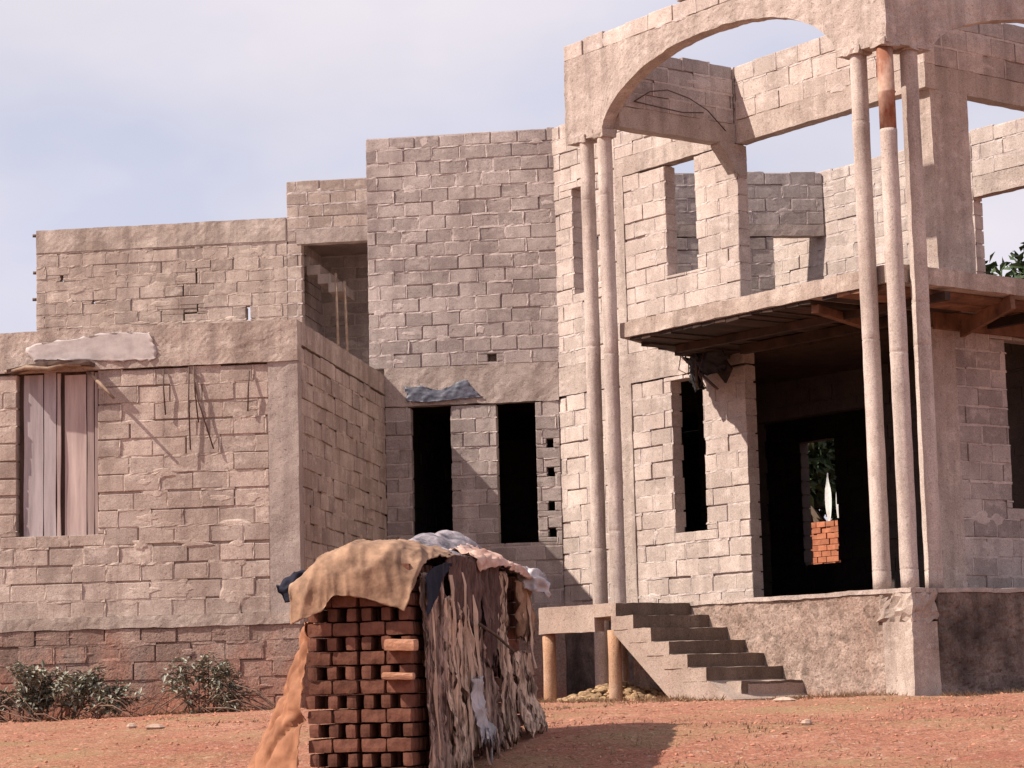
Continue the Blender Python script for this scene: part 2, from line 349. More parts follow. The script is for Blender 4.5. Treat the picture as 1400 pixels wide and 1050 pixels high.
def rubble_panel(name, fr, s0, s1, y_front, y_back, z0, z1, mat, parent=None, cell=.24, relief=.03, res=.035, bulge=0.0, cob=False):
    """masonry of fieldstones: a relief grid whose stones stand proud of their joints"""
    mb = MB(); na = round((s1 - s0) / res); nb = round((z1 - z0) / res)
    def P(a, z):
        w = Vector((a / cell + 3.1, z / cell * 1.35 + 1.7, 0.3)) + noise.noise_vector(Vector((a * 2, z * 2, 5))) * .35
        d, _ = noise.voronoi(w)
        e = min(1, max(0, (d[1] - d[0]) * 3.2))
        y = y_front - relief * (e - .5) * (.5 + .5 * abs(nz(a * 3, z * 3, 2))) - .02 * nz(a * 1.3, z * 1.3, 8) - .008 * nz(a * 9, z * 9, 3)
        if cob: y = y_front - relief * math.sqrt(min(1, max(0, (d[1] - d[0]) * 2.2))) * (.75 + .5 * nz(a * 2.2, z * 2.2, 6)) - .012 * nz(a * 1.1, z * 1.1, 8)
        y -= bulge * max(0, 1 - (z - z0) / (z1 - z0)) ** 1.5
        return fr.p(a, y, z)
    I = [[mb.vert(P(lerp(s0, s1, i / na), lerp(z0, z1, j / nb))) for j in range(nb + 1)] for i in range(na + 1)]
    for i in range(na):
        for j in range(nb): mb.face((I[i][j], I[i+1][j], I[i+1][j+1], I[i][j+1]))
    B = [[mb.vert(fr.p(s, y_back, z)) for z in (z0, z1)] for s in (s0, s1)]
    T = [I[i][nb] for i in range(na + 1)]; D = [I[i][0] for i in range(na + 1)]
    mb.face(T + [B[1][1], B[0][1]]); mb.face(D + [B[1][0], B[0][0]])
    mb.face(I[0] + [B[0][1], B[0][0]]); mb.face(I[na] + [B[1][1], B[1][0]])
    mb.face((B[0][0], B[1][0], B[1][1], B[0][1]))
    return mb.build(name, mat, parent)

def thing(name, label, cat, loc=(0, 0, 0), rz=0, group=None):
    o = bpy.data.objects.new(name, None); COL.objects.link(o); o.empty_display_size = .3
    o.location = loc; o.rotation_euler = (0, 0, rz); tag(o, label, cat, group); return o
def tag(o, label=None, cat=None, group=None, kind=None):
    if label: o['label'] = label
    if cat: o['category'] = cat
    if group: o['group'] = group
    if kind: o['kind'] = kind
    return o
# ------------------------------------------------------------------ ground
def gz(u, v):
    z = interp(v, [-29, -20, -14, -11, -8.5, -6, -3, 0], [-1.15, -.78, -.5, -.28, .04, .14, .19, .2])
    z -= .09 * min(1, max(0, -u / 3)) * min(1, max(0, (v + 8) / 6))
    return z
def gzn(u, v):
    return gz(u, v) + .035 * nz(u * .9, v * .9, 1) + .014 * nz(u * 3.1, v * 3.1, 2) + .010 * nz(u * 6, v * 6, 4) + .006 * nz(u * 14, v * 14, 6)
def axis(lo, hi, step, far, grow=1.35):
    xs = []; x = lo
    while x <= hi + 1e-6: xs.append(x); x += step
    d = step
    while xs[-1] < far: d *= grow; xs.append(xs[-1] + d)
    d = step; pre = []; x = lo
    while x > -far: d *= grow; x -= d; pre.append(x)
    return pre[::-1] + xs
mb = MB()
XS = axis(-4.6, 11, .055, 900); YS = axis(-12.6, .6, .06, 900)
I = [[mb.vert((x, y, gzn(x, y))) for y in YS] for x in XS]
for i in range(len(XS) - 1):
    for j in range(len(YS) - 1): mb.face((I[i][j], I[i+1][j], I[i+1][j+1], I[i][j+1]))
tag(mb.build('ground', 'earth', smooth=True), kind='structure')

# ------------------------------------------------------------------ the house
H = thing('unfinished_house', 'unfinished two storey grey block house with arched porch and no roof', 'house', (0, 0, 0))
A45 = math.radians(-45)
F_front = Frame((0, 0), 0)                  # left wing front, a = u
F_side = Frame((0, 0), math.pi / 2)         # left wing right side, a = v
F_mid = Frame((0, JV), 0)                   # main front, a = u
F_W = Frame((JU, JV), A45)                  # diagonal front, a = s
def FP(q): return Frame(uv(0, q), A45)      # any plane parallel to the diagonal front
def FQ(s): return Frame(uv(s, 0), math.pi / 4)   # any plane across it, a = q
FL = 1.40                                   # floor level
# left wing
TANM = ('block_tan', 'mortar_tan')
block_wall(F_front, -9, -.40, FL + .02, 4.66, [(-3.80, -2.69, 2.50, 4.66)], seed=3, mats=TANM, deep=.20, flush=.55, smear=.3, bed=1.5, head=.5, parent=H)
pl = rough('pilaster', F_front, -.40, -.002, -.012, .21, FL + .02, 4.66, 'concrete_grey', H, amp=.009)
rough('parapet', F_front, -9, .0, -.035, .21, 4.66, 5.2, 'parapet', H, amp=.009, res=.05, fq=5)
block_wall(F_side, .21, JV, FL - .2, 4.9, seed=4, mats=TANM, deep=.5, flush=.16, jit=.010, parent=H)
rough('parapet', F_side, .21, JV - .003, -.004, .2, 4.90, 5.2, 'parapet', H, amp=.009, res=.05, fq=5)
block_wall(Frame((0, -.05), 0), -9, -.002, -.32, FL - .10, [], t=.3, seed=8, mats=('rubble_red', 'rubble_red'), deep=.12, flush=.8, smear=.6, jit=.012, ch=.24, parent=H, name='plinth')
rubble_panel('plinth', F_side, .0, JV, -.0, .2, -.3, FL - .2, 'rubble_red', H, cell=.3)
# a cast ledge at floor level of the wing
rough('ledge', F_front, -9, -.002, -.072, .16, FL - .13, FL + .025, 'parapet', H, amp=.014, res=.06)
block_wall(Frame((-9, 11.4), -math.pi / 2), 0, 11.4, -.2, 5.1, seed=5, mats=TANM, parent=H)
prism('terrace_slab', [(-8.9, .22), (-.21, .22), (-.21, 11.38), (-8.9, 11.38)], 4.92, 5.08, 'concrete_grey', H)
# main front, middle
GRM = ('block_grey', 'mortar')
vents = [(2.49, 2.60, z, z + .14) for z in (2.62, 3.02, 3.54, 3.98)]
block_wall(F_mid, .003, 2.70, FL, 4.70, [(.40, 1.02, 2.55, 4.70), (1.73, 2.335, 2.55, 4.70)] + vents, seed=11, mats=GRM, deep=.15, ch=.215, bl=.42, parent=H)
rough('ring_beam', F_mid, .003, 2.705, -.012, .2, 4.702, 5.30, 'concrete', H, amp=.012)
block_wall(F_mid, -.23, 2.74, 5.302, 8.97, [(1.62, 1.76, 5.34, 5.46)], seed=12, mats=GRM, deep=.26, flush=.55, ch=.213, bl=.42, parent=H)
rough('added_backing', F_mid, 1.5, 1.9, .2, .3, 5.32, 5.6, 'concrete_grey', H)  # added box behind the hole so no sky shows through
rough('plinth', F_mid, .003, 2.7, -.01, .3, -.2, FL, 'rubble_red', H)
block_wall(Frame((-.23, 11.4), -math.pi / 2), 0, 5.49, 5.1, 8.97, seed=13, mats=GRM, parent=H)
# upper rear wall of the wing, with a doorway
F_up = Frame((0, 11.4), 0)
block_wall(F_up, -7.66, -2.9, 5.1, 8.97, [(-3.69, -3.60, 7.11, 7.38), (-4.62, -4.595, 7.83, 8.12), (-4.86, -4.62, 7.815, 7.84), (-4.87, -4.845, 7.62, 7.815), (-4.84, -4.60, 7.60, 7.62), (-4.60, -4.575, 7.31, 7.45), (-4.84, -4.60, 7.28, 7.31), (-4.86, -4.835, 7.14, 7.28), (-7.2, -7.14, 8.0, 8.12), (-6.6, -6.54, 7.55, 7.62)], seed=21, mats=('block_tan', 'mortar_tan'), deep=.10, flush=.75, smear=.7, parent=H)
rough('added_backing', F_up, -5.2, -4.3, .2, .3, 6.9, 8.4, 'concrete_grey', H)  # added box blocking the sky behind the cracks, keeps them dark
block_wall(F_up, -2.897, -1.2, 5.1, 9.66, [(-2.63, -1.2, 5.1, 8.48)], seed=22, mats=('block_tan', 'mortar'), deep=.10, flush=.7, parent=H)
rough('lintel', F_up, -2.72, -1.2, -.015, .215, 8.47, 8.73, 'concrete', H)
rough('ring_beam', F_up, -7.66, -2.92, -.015, .19, 8.55, 8.975, 'parapet', H, amp=.009, res=.06, fq=5)
prism('shade_slab', [(-3.1, 11.63), (-.3, 11.63), (-.3, 14.4), (-3.1, 14.4)], 8.76, 8.9, 'concrete_grey', H)  # unseen slab added to keep the room behind the doorway dark
block_wall(Frame((-3.1, 14.4), -math.pi / 2), 0, 2.75, 5.1, 9.0, seed=25, mats=GRM, parent=H)
F_back = Frame((0, 14.2), 0)
block_wall(F_back, -3.1, -.2, 5.1, 9.2, seed=24, mats=GRM, deep=.1, parent=H)
mb = MB()   # concrete stair flight rising behind the doorway
for k in range(4):
    rough_add(mb, F_up, -2.85 + k * .2, -2.60 + k * .2, .5, 1.6, 8.15 - k * .17, 8.33 - k * .17, amp=.006, res=.12)
mb.build('stair_flight', 'concrete_grey', H)
# diagonal front W
PKM = ('block_pink', 'mortar')
block_wall(F_W, -.05, 1.47, FL, 4.75, [], seed=31, mats=PKM, deep=.12, bed=1.5, head=.7, smear=.1, parent=H)
rough('pilaster', F_W, 1.472, 1.71, -.02, .2, FL, 4.75, 'concrete', H)
block_wall(F_W, 1.712, 4.14, FL, 4.75, [(2.58, 3.25, 2.50, 4.68)], seed=32, mats=PKM, deep=.14, bed=1.5, head=.7, smear=.1, parent=H)
rough('ring_beam', F_W, -.05, 4.14, -.012, .2, 4.752, 5.19, 'concrete', H, amp=.014)
block_wall(F_W, -.05, 1.47, 5.192, 8.97, [(.43, 1.0, 6.27, 7.90)], seed=33, mats=PKM, deep=.12, bed=1.5, head=.7, smear=.1, parent=H)
rough('pilaster', F_W, 1.472, 1.66, -.01, .2, 5.192, 7.9, 'concrete', H)
block_wall(F_W, 1.662, 4.14, 5.192, 7.86, [(2.60, 3.25, 6.21, 7.86)], seed=34, mats=PKM, deep=.14, bed=1.5, head=.7, smear=.1, parent=H)
block_wall(F_W, 1.472, 4.14, 8.14, 8.97, [], seed=35, mats=PKM, parent=H)
rough('lintel', F_W, 1.472, 4.13, -.012, .2, 7.862, 8.138, 'concrete', H)
rough('plinth', F_W, -.05, 4.3, -.015, .3, -.2, FL - .003, 'rubble_moss', H, amp=.02)
# beam on the porch's rear line (q = 0) and its blocks
rough('beam', F_W, 4.142, 7.72, .0, .2, 7.85, 8.17, 'concrete', H, amp=.012)
block_wall(F_W, 4.16, 7.72, 8.172, 8.97, [], seed=36, mats=PKM, deep=.2, parent=H)
# beam from the porch's left column pair back to the wall, with its bracket
F_AC = FQ(4.13)
rough('beam', F_AC, -2.09, -.015, 0, .2, 7.83, 8.12, 'concrete_grey', H, amp=.010)
block_wall(F_AC, -2.09, -.015, 8.122, 8.97, [], seed=37, mats=('block_grey', 'mortar'), deep=.05, flush=.8, last=.1, parent=H)
mb = MB()
rough_add(mb, F_AC, -.30, .18, -.02, .17, 7.40, 7.84, res=.06, amp=.02)
bk = mb.build('bracket', 'concrete_grey', H)
for v in bk.data.vertices:   # haunch: cut the lower outer corner away
    d = Vector((v.co.x - F_AC.O[0], v.co.y - F_AC.O[1])); q = d.x * S2 + d.y * S2
    lim = 7.80 - max(0, (q + .30)) * 1.25
    if v.co.z < lim: v.co.z = lim
# porch arches
def arch(fr, s0, s1, a0, a1, y0, y1, ztop, spring, apex, name='arch'):
    mb = MB(); N = 110; nj = 16
    def low(s):
        if s <= a0 or s >= a1: return spring - .05
        t = (2 * (s - a0) / (a1 - a0) - 1); return spring + (apex - spring) * max(0, 1 - abs(t) ** 2.25) ** .62
    ss = sorted([lerp(s0, s1, i / N) for i in range(N + 1)] + [a0 + .001, a1 - .001] + [a0 + .03, a0 + .06, a1 - .03, a1 - .06])
    def P(a, y, z):
        p = Vector(fr.p(a, y, z)); return p + noise.noise_vector(p * 3.3) * .010 + noise.noise_vector(p * 9) * .009 + noise.noise_vector(p * 21) * .006
    def strip(cols):
        for A, B in zip(cols, cols[1:]):
            for j in range(len(A) - 1): mb.face((A[j], B[j], B[j+1], A[j+1]))
    for y in (y0, y1): strip([[mb.vert(P(s, y, lerp(low(s), ztop, j / nj))) for j in range(nj + 1)] for s in ss])
    strip([[mb.vert(P(s, lerp(y0, y1, j / 3), low(s))) for j in range(4)] for s in ss])
    strip([[mb.vert(P(s, lerp(y0, y1, j / 3), ztop)) for j in range(4)] for s in ss])
    for s in (s0, s1): strip([[mb.vert(P(s, lerp(y0, y1, i / 3), lerp(low(s), ztop, j / nj))) for j in range(nj + 1)] for i in range(4)])
    return weld(mb.build(name, 'concrete', H))
F_arch = FP(-2.30)
arch(F_arch, 3.22, 9.25, 4.0, 8.42, 0, .21, 8.90, 7.78, 8.62)
block_wall(F_arch, 3.22, 9.25, 8.903, 9.14, [], t=.21, seed=41, mats=PKM, deep=.3, flush=.3, parent=H)
block_wall(F_arch, 5.6, 9.25, 9.142, 9.36, [], t=.21, seed=43, mats=PKM, deep=.3, flush=.3, parent=H)
F_qa = FQ(9.25)
arch(F_qa, -2.088, 6.5, -1.50, 5.9, 0, .21, 8.90, 7.78, 8.50)
block_wall(F_qa, -2.088, 6.5, 8.903, 9.14, [], t=.21, seed=42, mats=PKM, deep=.3, flush=.3, parent=H)
# ragged concrete where the columns meet the arch
def column(s, q, z0, z1, r=.103, joints=(), lean=(0, 0)):
    c = uv(s, q); mb = MB(); n = 20; zs = []
    z = z0
    while z < z1: zs.append(z); z += .12
    zs.append(z1)
    for j in joints: zs += [j - .012, j, j + .012]
    zs = sorted(zs); rings = []
    for z in zs:
        t = (z - z0) / (z1 - z0); rr = r * (1 - .04 * t)
        if any(abs(z - j) < .006 for j in joints): rr *= .955
        elif any(abs(z - j) < .02 for j in joints): rr *= 1.015
        ring = []
        for k in range(n):
            a = 2 * math.pi * k / n; p = Vector((c[0] + math.cos(a) * rr + lean[0] * t, c[1] + math.sin(a) * rr + lean[1] * t, z))
            p += noise.noise_vector(p * 4) * .006; ring.append(mb.vert(p))
        rings.append(ring)
    for A, B in zip(rings, rings[1:]):
        for k in range(n): mb.face((A[k], A[(k+1) % n], B[(k+1) % n], B[k]))
    mb.face(rings[0]); mb.face(rings[-1])
    return mb.build('column', 'pipe', H, smooth=True)
c1 = column(3.55, -2.2, .05, 7.76, joints=(2.2, 4.9, 6.9))
c2 = column(3.93, -2.2, .05, 7.74, joints=(2.4, 4.75, 6.9))
c3 = column(8.69, -2.2, FL, 7.74, r=.105, joints=(1.62, 4.3, 6.9))
c4 = column(9.12, -2.2, FL, 6.72, r=.105, joints=(1.62, 4.1))
c5 = column(9.12, -1.80, FL, 7.75, r=.105, joints=(1.6, 4.2, 4.7))
mb = MB(); cc = uv(9.12, -2.2)
mb.tube([(cc[0], cc[1], 6.715), (cc[0], cc[1], 7.15), (cc[0] + .004, cc[1], 7.162), (cc[0], cc[1], 7.175), (cc[0], cc[1], 7.8)], [.098, .098, .106, .098, .096], 18)
o = mb.build('column_sleeve', 'rust', H, smooth=True); o['label'] = 'rusty brown pipe sleeve'
for s, q in ((3.55, -2.2), (3.93, -2.2), (8.69, -2.2), (9.12, -2.2), (9.12, -1.8)):
    rough('column_cap', FP(q - .12), s - .12, s + .12, 0, .24, 7.70, 7.80, 'concrete', H, res=.05, amp=.03, fq=6)
# porch slab
prism('porch_slab', [uv(*p) for p in ((4.02, -2.06), (8.97, -2.06), (8.97, 8), (7.72, 8), (7.72, .3), (4.2, .3), (4.16, .0), (3.07, -.005))], 4.96, 5.16, 'concrete_grey', H)
rough('slab_edge', FP(-2.085), 3.99, 9.0, 0, .12, 4.965, 5.17, 'parapet', H, amp=.012, res=.07)
rough('slab_edge', FQ(9.012), -1.96, 8, 0, .12, 4.965, 5.17, 'parapet', H, amp=.012, res=.07)
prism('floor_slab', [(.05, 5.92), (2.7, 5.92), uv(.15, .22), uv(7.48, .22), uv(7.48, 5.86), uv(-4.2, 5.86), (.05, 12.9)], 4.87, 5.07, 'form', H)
prism('floor_slab', [(.05, 5.92), (2.7, 5.92), uv(.15, .22), uv(7.48, .22), uv(7.48, 5.86), uv(-4.2, 5.86), (.05, 12.9)], FL - .25, FL - .02, 'dark_floor', H)
# formwork still under the slab
r = random.Random(5)
k = 0; s = 3.25
while s < 8.72:
    w = r.uniform(.17, .25)
    q0 = -2.05 if s > 4.1 else -2.05 + (4.1 - s) * 2.05 / .95
    q1 = 7.5 if s > 7.75 else (-.02 if s < 4.2 else .2)
    if s < 7.75 < s + w: s = 7.76
    if q1 - q0 > .3:
        fr = FQ(s + w); d = r.uniform(0, .03); tl = r.uniform(-.015, .015); mb = MB()
        P = [fr.p(q0, 0, 4.925 - d), fr.p(q1, 0, 4.925 - d + tl), fr.p(q1, w - .012, 4.925 - d), fr.p(q0, w - .012, 4.925 - d - tl)]
        mb.hexa(P + [(p[0], p[1], 4.953) for p in P]); mb.build('formwork_board', 'form_lit' if q1 > 1 else 'form', H)
    s += w
def plank(name, a, b, w, th, mat, parent=H, up=(0, 0, 1), seg=6, bend=0.0):
    a = Vector(a); b = Vector(b); t = (b - a).normalized(); x = t.cross(Vector(up)).normalized(); y = x.cross(t)
    mb = MB(); rings = []
    for i in range(seg + 1):
        f = i / seg; p = a.lerp(b, f) + y * bend * math.sin(f * math.pi)
        j = lambda: R.uniform(-.06, .06) * w
        rings.append([mb.vert(p + x * (w/2 + j()) * sx + y * th/2 * sy) for sx, sy in ((-1, -1), (1, -1), (1, 1), (-1, 1))])
    for A, B in zip(rings, rings[1:]):
        for k in range(4): mb.face((A[k], A[(k+1) % 4], B[(k+1) % 4], B[k]))
    mb.face(rings[0]); mb.face(rings[-1])
    return mb.build(name, mat, parent)
def sqz(s, q, z): return (*uv(s, q), z)
plank('formwork_joist', sqz(7.54, -1.95, 4.86), sqz(6.9, -.3, 4.84), .10, .10, 'form_lit')
plank('formwork_joist', sqz(4.15, -1.2, 4.86), sqz(9.0, -1.2, 4.86), .09, .10, 'form')
plank('formwork_joist', sqz(4.6, -.45, 4.84), sqz(7.6, -.45, 4.84), .09, .12, 'form')
plank('formwork_joist', sqz(7.8, .35, 4.72), sqz(9.0, -.05, 4.88), .06, .18, 'form_lit')
plank('formwork_joist', sqz(7.78, .9, 4.84), sqz(9.05, .9, 4.84), .09, .12, 'form')
plank('formwork_joist', sqz(7.76, -.1, 4.83), sqz(7.76, 3.0, 4.83), .06, .22, 'form_lit')
# right hand side of the porch
F_R = FQ(7.7)
block_wall(F_R, .30, 8, FL, 4.75, [(1.27, 1.93, 2.50, 4.68)], seed=51, mats=GRM, deep=.12, parent=H)
rough('pilaster', F_R, -.16, .30, -.03, .22, FL, 4.74, 'concrete', H)
rough('ring_beam', F_R, -.16, 8, -.012, .2, 4.752, 4.95, 'concrete_grey', H)
rough('pillar', F_R, .10, .80, 0, .25, 5.165, 7.85, 'concrete', H, amp=.012)
rough('beam', F_R, .0, 8, .005, .2, 7.852, 8.17, 'concrete_grey', H)
block_wall(F_R, .2, 8, 8.172, 8.97, [], seed=52, mats=GRM, deep=.12, parent=H)
# plinth of the porch
F_pl = FP(-2.37)
rubble_panel('plinth', F_pl, 4.40, 8.86, 0, .4, -.1, FL - .05, 'rubble', H, cell=.15, relief=.012, res=.03, cob=True)
rough('plinth_pier', F_pl, 8.86, 9.31, -.025, .4, -.1, 1.02, 'parapet', H, amp=.014)
rough('plinth_pier', F_pl, 8.80, 9.30, -.02, .4, 1.02, FL - .04, 'parapet', H, amp=.055, fq=6, res=.05)
rough('floor_edge', F_pl, 4.40, 9.31, -.03, .4, FL - .05, FL, 'concrete', H, amp=.014, res=.06)
F_pq = FQ(9.31)
rubble_panel('plinth', F_pq, -1.97, 8, 0, .4, -.1, FL - .05, 'rubble_moss', H, cell=.24, relief=.035)
rough('floor_edge', F_pq, -1.97, 8, -.02, .4, FL - .05, FL, 'concrete_grey', H, amp=.012, res=.08)
prism('porch_floor', [uv(*p) for p in ((4.42, -1.98), (8.92, -1.98), (8.92, 8), (7.72, 8), (7.72, .2), (4.42, -.0))], FL - .25, FL - .012, 'dark_floor', H)
# rear walls
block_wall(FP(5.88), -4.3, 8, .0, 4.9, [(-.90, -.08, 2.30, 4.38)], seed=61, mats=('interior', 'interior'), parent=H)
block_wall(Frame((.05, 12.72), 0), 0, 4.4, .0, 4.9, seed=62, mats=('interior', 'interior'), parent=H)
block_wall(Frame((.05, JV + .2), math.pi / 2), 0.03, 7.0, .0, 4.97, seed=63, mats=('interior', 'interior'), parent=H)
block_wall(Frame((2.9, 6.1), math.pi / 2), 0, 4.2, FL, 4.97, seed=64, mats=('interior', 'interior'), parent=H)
# partition with a doorway, added to darken the hall
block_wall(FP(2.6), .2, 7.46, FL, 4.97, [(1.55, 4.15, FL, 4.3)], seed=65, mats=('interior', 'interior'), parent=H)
# upper rear walls
block_wall(FP(5.88), -1.6, 3.25, 5.1, 8.97, [], seed=71, mats=PKM, deep=.1, parent=H)
rough('beam', FP(5.88), 3.252, 8.5, 0, .2, 7.88, 8.2, 'concrete', H)
block_wall(FP(5.88), 3.252, 8.5, 8.202, 8.97, [], seed=72, mats=PKM, deep=.1, parent=H)
a14 = math.radians(14); F_X = Frame((6.83, 9.90), a14)
block_wall(F_X, -4.4, -.02, 5.1, 7.83, [(-.90, -.02, 6.3, 7.83)], seed=73, mats=GRM, deep=.1, flush=.7, parent=H)
rough('lintel', F_X, -4.4, -.02, -.01, .2, 7.832, 8.03, 'concrete_grey', H)
block_wall(F_X, -4.4, -.02, 8.032, 8.95, [], seed=74, mats=GRM, deep=.1, parent=H)
# stairs and landing
ST = thing_parent = None
F_st = FP(-3.6)
def obj_in(mb, name, mat, parent): return weld(mb.build(name, mat, parent))
mb = MB()
z_top = 1.385
prof = [(5.50, 1.02), (5.58, 1.22), (7.62, .20), (7.62, -.05), (6.85, -.05)]
I0 = [mb.vert(F_st.p(s, .006, z)) for s, z in prof]; I1 = [mb.vert(F_st.p(s, 1.222, z)) for s, z in prof]
mb.face(I0); mb.face(I1)
for i in range(len(prof)): mb.face((I0[i], I0[(i+1) % len(prof)], I1[(i+1) % len(prof)], I1[i]))
flight = mb.build('staircase', 'step', H)
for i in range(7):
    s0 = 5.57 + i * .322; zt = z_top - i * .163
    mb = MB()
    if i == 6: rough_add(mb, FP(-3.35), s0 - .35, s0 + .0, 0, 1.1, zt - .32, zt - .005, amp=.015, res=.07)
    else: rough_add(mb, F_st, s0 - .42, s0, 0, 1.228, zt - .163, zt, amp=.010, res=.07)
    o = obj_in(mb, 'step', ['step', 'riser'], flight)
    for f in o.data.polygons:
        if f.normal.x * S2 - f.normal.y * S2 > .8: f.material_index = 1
rough('step', F_st, 7.18, 7.52, .35, 1.35, .0, .37, 'step', flight, amp=.018, res=.07)
mb = MB(); rough_add(mb, F_st, 4.02, 5.148, 0, .16, 1.05, z_top, amp=.010); rough_add(mb, F_st, 4.02, 5.148, .163, 3.3, 1.22, z_top - .003, amp=.008, res=.15)
land = obj_in(mb, 'landing', 'step', H)
for s in (4.09, 5.40):
    c = uv(s, -3.5); mb = MB()
    mb.tube([(c[0], c[1], -.1), (c[0], c[1], .3), (c[0] + .004, c[1], .7), (c[0], c[1], 1.06)], [.088, .085, .083, .084], 16)
    mb.build('post', 'post', land, smooth=True)
# boarded window
WN = MB(); x = -3.72; bw = [.27, .17, .055, .30, .10, .05]
r = random.Random(9)
bwin = plain_box('window_boarding', F_front, -3.87, -2.62, .13, .15, 2.44, 4.70, 'dark_wood', H)
for i, w in enumerate(bw):
    mb = MB(); y = .07 + r.uniform(-.025, .015); tz = r.uniform(-.03, .03)
    seg = 10; L = [], []
    ring = []
    for j in range(seg + 1):
        z = lerp(2.49, 4.64 + tz, j / seg); e0 = x + .008 * nz(i * 3, z * 1.5); e1 = x + w - .010 + .012 * nz(i * 5 + 2, z * 1.5)
        yy = y + .014 * nz(i * 7, z * .8)
        ring.append([mb.vert(F_front.p(a, b, z)) for a, b in ((e0, yy), (e1, yy + .004), (e1, yy + .026), (e0, yy + .024))])
    for A, B in zip(ring, ring[1:]):
        for q in range(4): mb.face((A[q], A[(q+1) % 4], B[(q+1) % 4], B[q]))
    mb.face(ring[0]); mb.face(ring[-1]); mb.build('plank', 'board_grey' if i < 2 else 'board', bwin)
    x += w + (.04 if i == 2 else .010)
# wire and bar ends left in the concrete
def rod(name, pts, rad, mat, parent=None, n=6):
    mb = MB(); mb.tube(pts, rad, n); return mb.build(name, mat, parent, smooth=True)
def fpts(fr, L): return [fr.p(*p) for p in L]
rod('rebar', fpts(F_AC, [(-1.85, -.03, 8.2), (-1.6, -.07, 8.36), (-1.3, -.09, 8.42), (-.9, -.08, 8.36), (-.55, -.06, 8.24), (-.2, -.03, 8.0)]), .009, 'rebar', H)
rod('rebar', fpts(F_AC, [(-1.85, -.03, 8.2), (-1.4, -.05, 8.17), (-1.0, -.06, 8.15), (-.62, -.05, 8.2)]), .009, 'rebar', H)
for a, z0, z1, lean in ((-1.79, 4.62, 4.02, .03), (-1.45, 4.64, 3.55, .02), (-1.38, 4.64, 3.9, .06), (-1.40, 4.6, 3.55, .28), (-.64, 4.55, 4.02, -.02)):
    rod('rebar', fpts(F_front, [(a, -.03, z0), (a + lean * .3, -.07, lerp(z0, z1, .4)), (a + lean, -.05, z1)]), .011, 'rebar', H)
for i, (u, z) in enumerate(((-7.75, 8.9), (-7.74, 8.2), (-7.75, 7.7))):
    rod('rebar', [(u, 11.45, z), (u + .12, 11.5, z)], .03, 'rebar', H)

# ------------------------------------------------------------------ cloth helper
def cloth(name, G, mat, wr=.02, wf=5.0, th=.003, sub=9, seed=0, parent=None, ragged=0.0, aniso=(1, 1, 1), T=None, fringe=0.0):
    """smooth sheet through a grid of control points, wrinkled and given a thickness"""
    def cr(p0, p1, p2, p3, t):
        return tuple(.5 * ((2*b) + (c - a) * t + (2*a - 5*b + 4*c - d) * t*t + (3*b - a - 3*c + d) * t**3) for a, b, c, d in zip(p0, p1, p2, p3))
    def line(ps):
        out = []; n = len(ps)
        for i in range(n - 1):
            for k in range(sub):
                out.append(cr(ps[max(i-1, 0)], ps[i], ps[i+1], ps[min(i+2, n-1)], k / sub))
        out.append(tuple(ps[-1])); return out
    rows = [line(r_) for r_ in G]; cols = [line([rows[i][j] for i in range(len(rows))]) for j in range(len(rows[0]))]
    P = [[Vector(cols[j][i]) for j in range(len(cols))] for i in range(len(cols[0]))]
    if T: P = [[Vector(T(*p)) for p in row] for row in P]
    n, m = len(P), len(P[0]); mb = MB(); N = [[None] * m for _ in range(n)]
    for i in range(n):
        for j in range(m):
            a = P[min(i+1, n-1)][j] - P[max(i-1, 0)][j]; b = P[i][min(j+1, m-1)] - P[i][max(j-1, 0)]
            N[i][j] = a.cross(b).normalized() if a.cross(b).length > 1e-9 else Vector((0, 0, 1))
    Q = [[None] * m for _ in range(n)]
    for i in range(n):
        for j in range(m):
            p = P[i][j]; w = Vector((p.x * aniso[0], p.y * aniso[1], p.z * aniso[2])) * wf + Vector((seed * 7.3, 0, 0))
            h = (1 - min(1, abs(noise.noise(w)) * 2.2)) ** 2.2 * 1.1 - .3 + ((1 - min(1, abs(noise.noise(w * 2.1 + Vector((3, 1, 7)))) * 2.4)) ** 2.5) * .55 + noise.noise(w * 5) * .14
            q = p + N[i][j] * h * wr
            if fringe: q = q + Vector((0, 0, fringe * (i / (n - 1)) ** 3 * (noise.noise(Vector((j * .83, seed, 0))) + .8 * noise.noise(Vector((j * 2.7, seed, 4))))))
            if ragged and (i in (0, n-1) or j in (0, m-1)): q += noise.noise_vector(p * 16 + Vector((seed, 0, 0))) * ragged
            Q[i][j] = q
    A = [[mb.vert(Q[i][j]) for j in range(m)] for i in range(n)]
    B = [[mb.vert(Q[i][j] - N[i][j] * th) for j in range(m)] for i in range(n)]
    for i in range(n - 1):
        for j in range(m - 1):
            mb.face((A[i][j], A[i+1][j], A[i+1][j+1], A[i][j+1])); mb.face((B[i][j], B[i][j+1], B[i+1][j+1], B[i+1][j]))
    rim = [(0, j) for j in range(m)] + [(i, m-1) for i in range(1, n)] + [(n-1, j) for j in range(m-2, -1, -1)] + [(i, 0) for i in range(n-2, 0, -1)]
    for k in range(len(rim)):
        (a, b), (c, d) = rim[k], rim[(k+1) % len(rim)]; mb.face((A[a][b], A[c][d], B[c][d], B[a][b]))
    return mb.build(name, mat, parent, smooth=True)

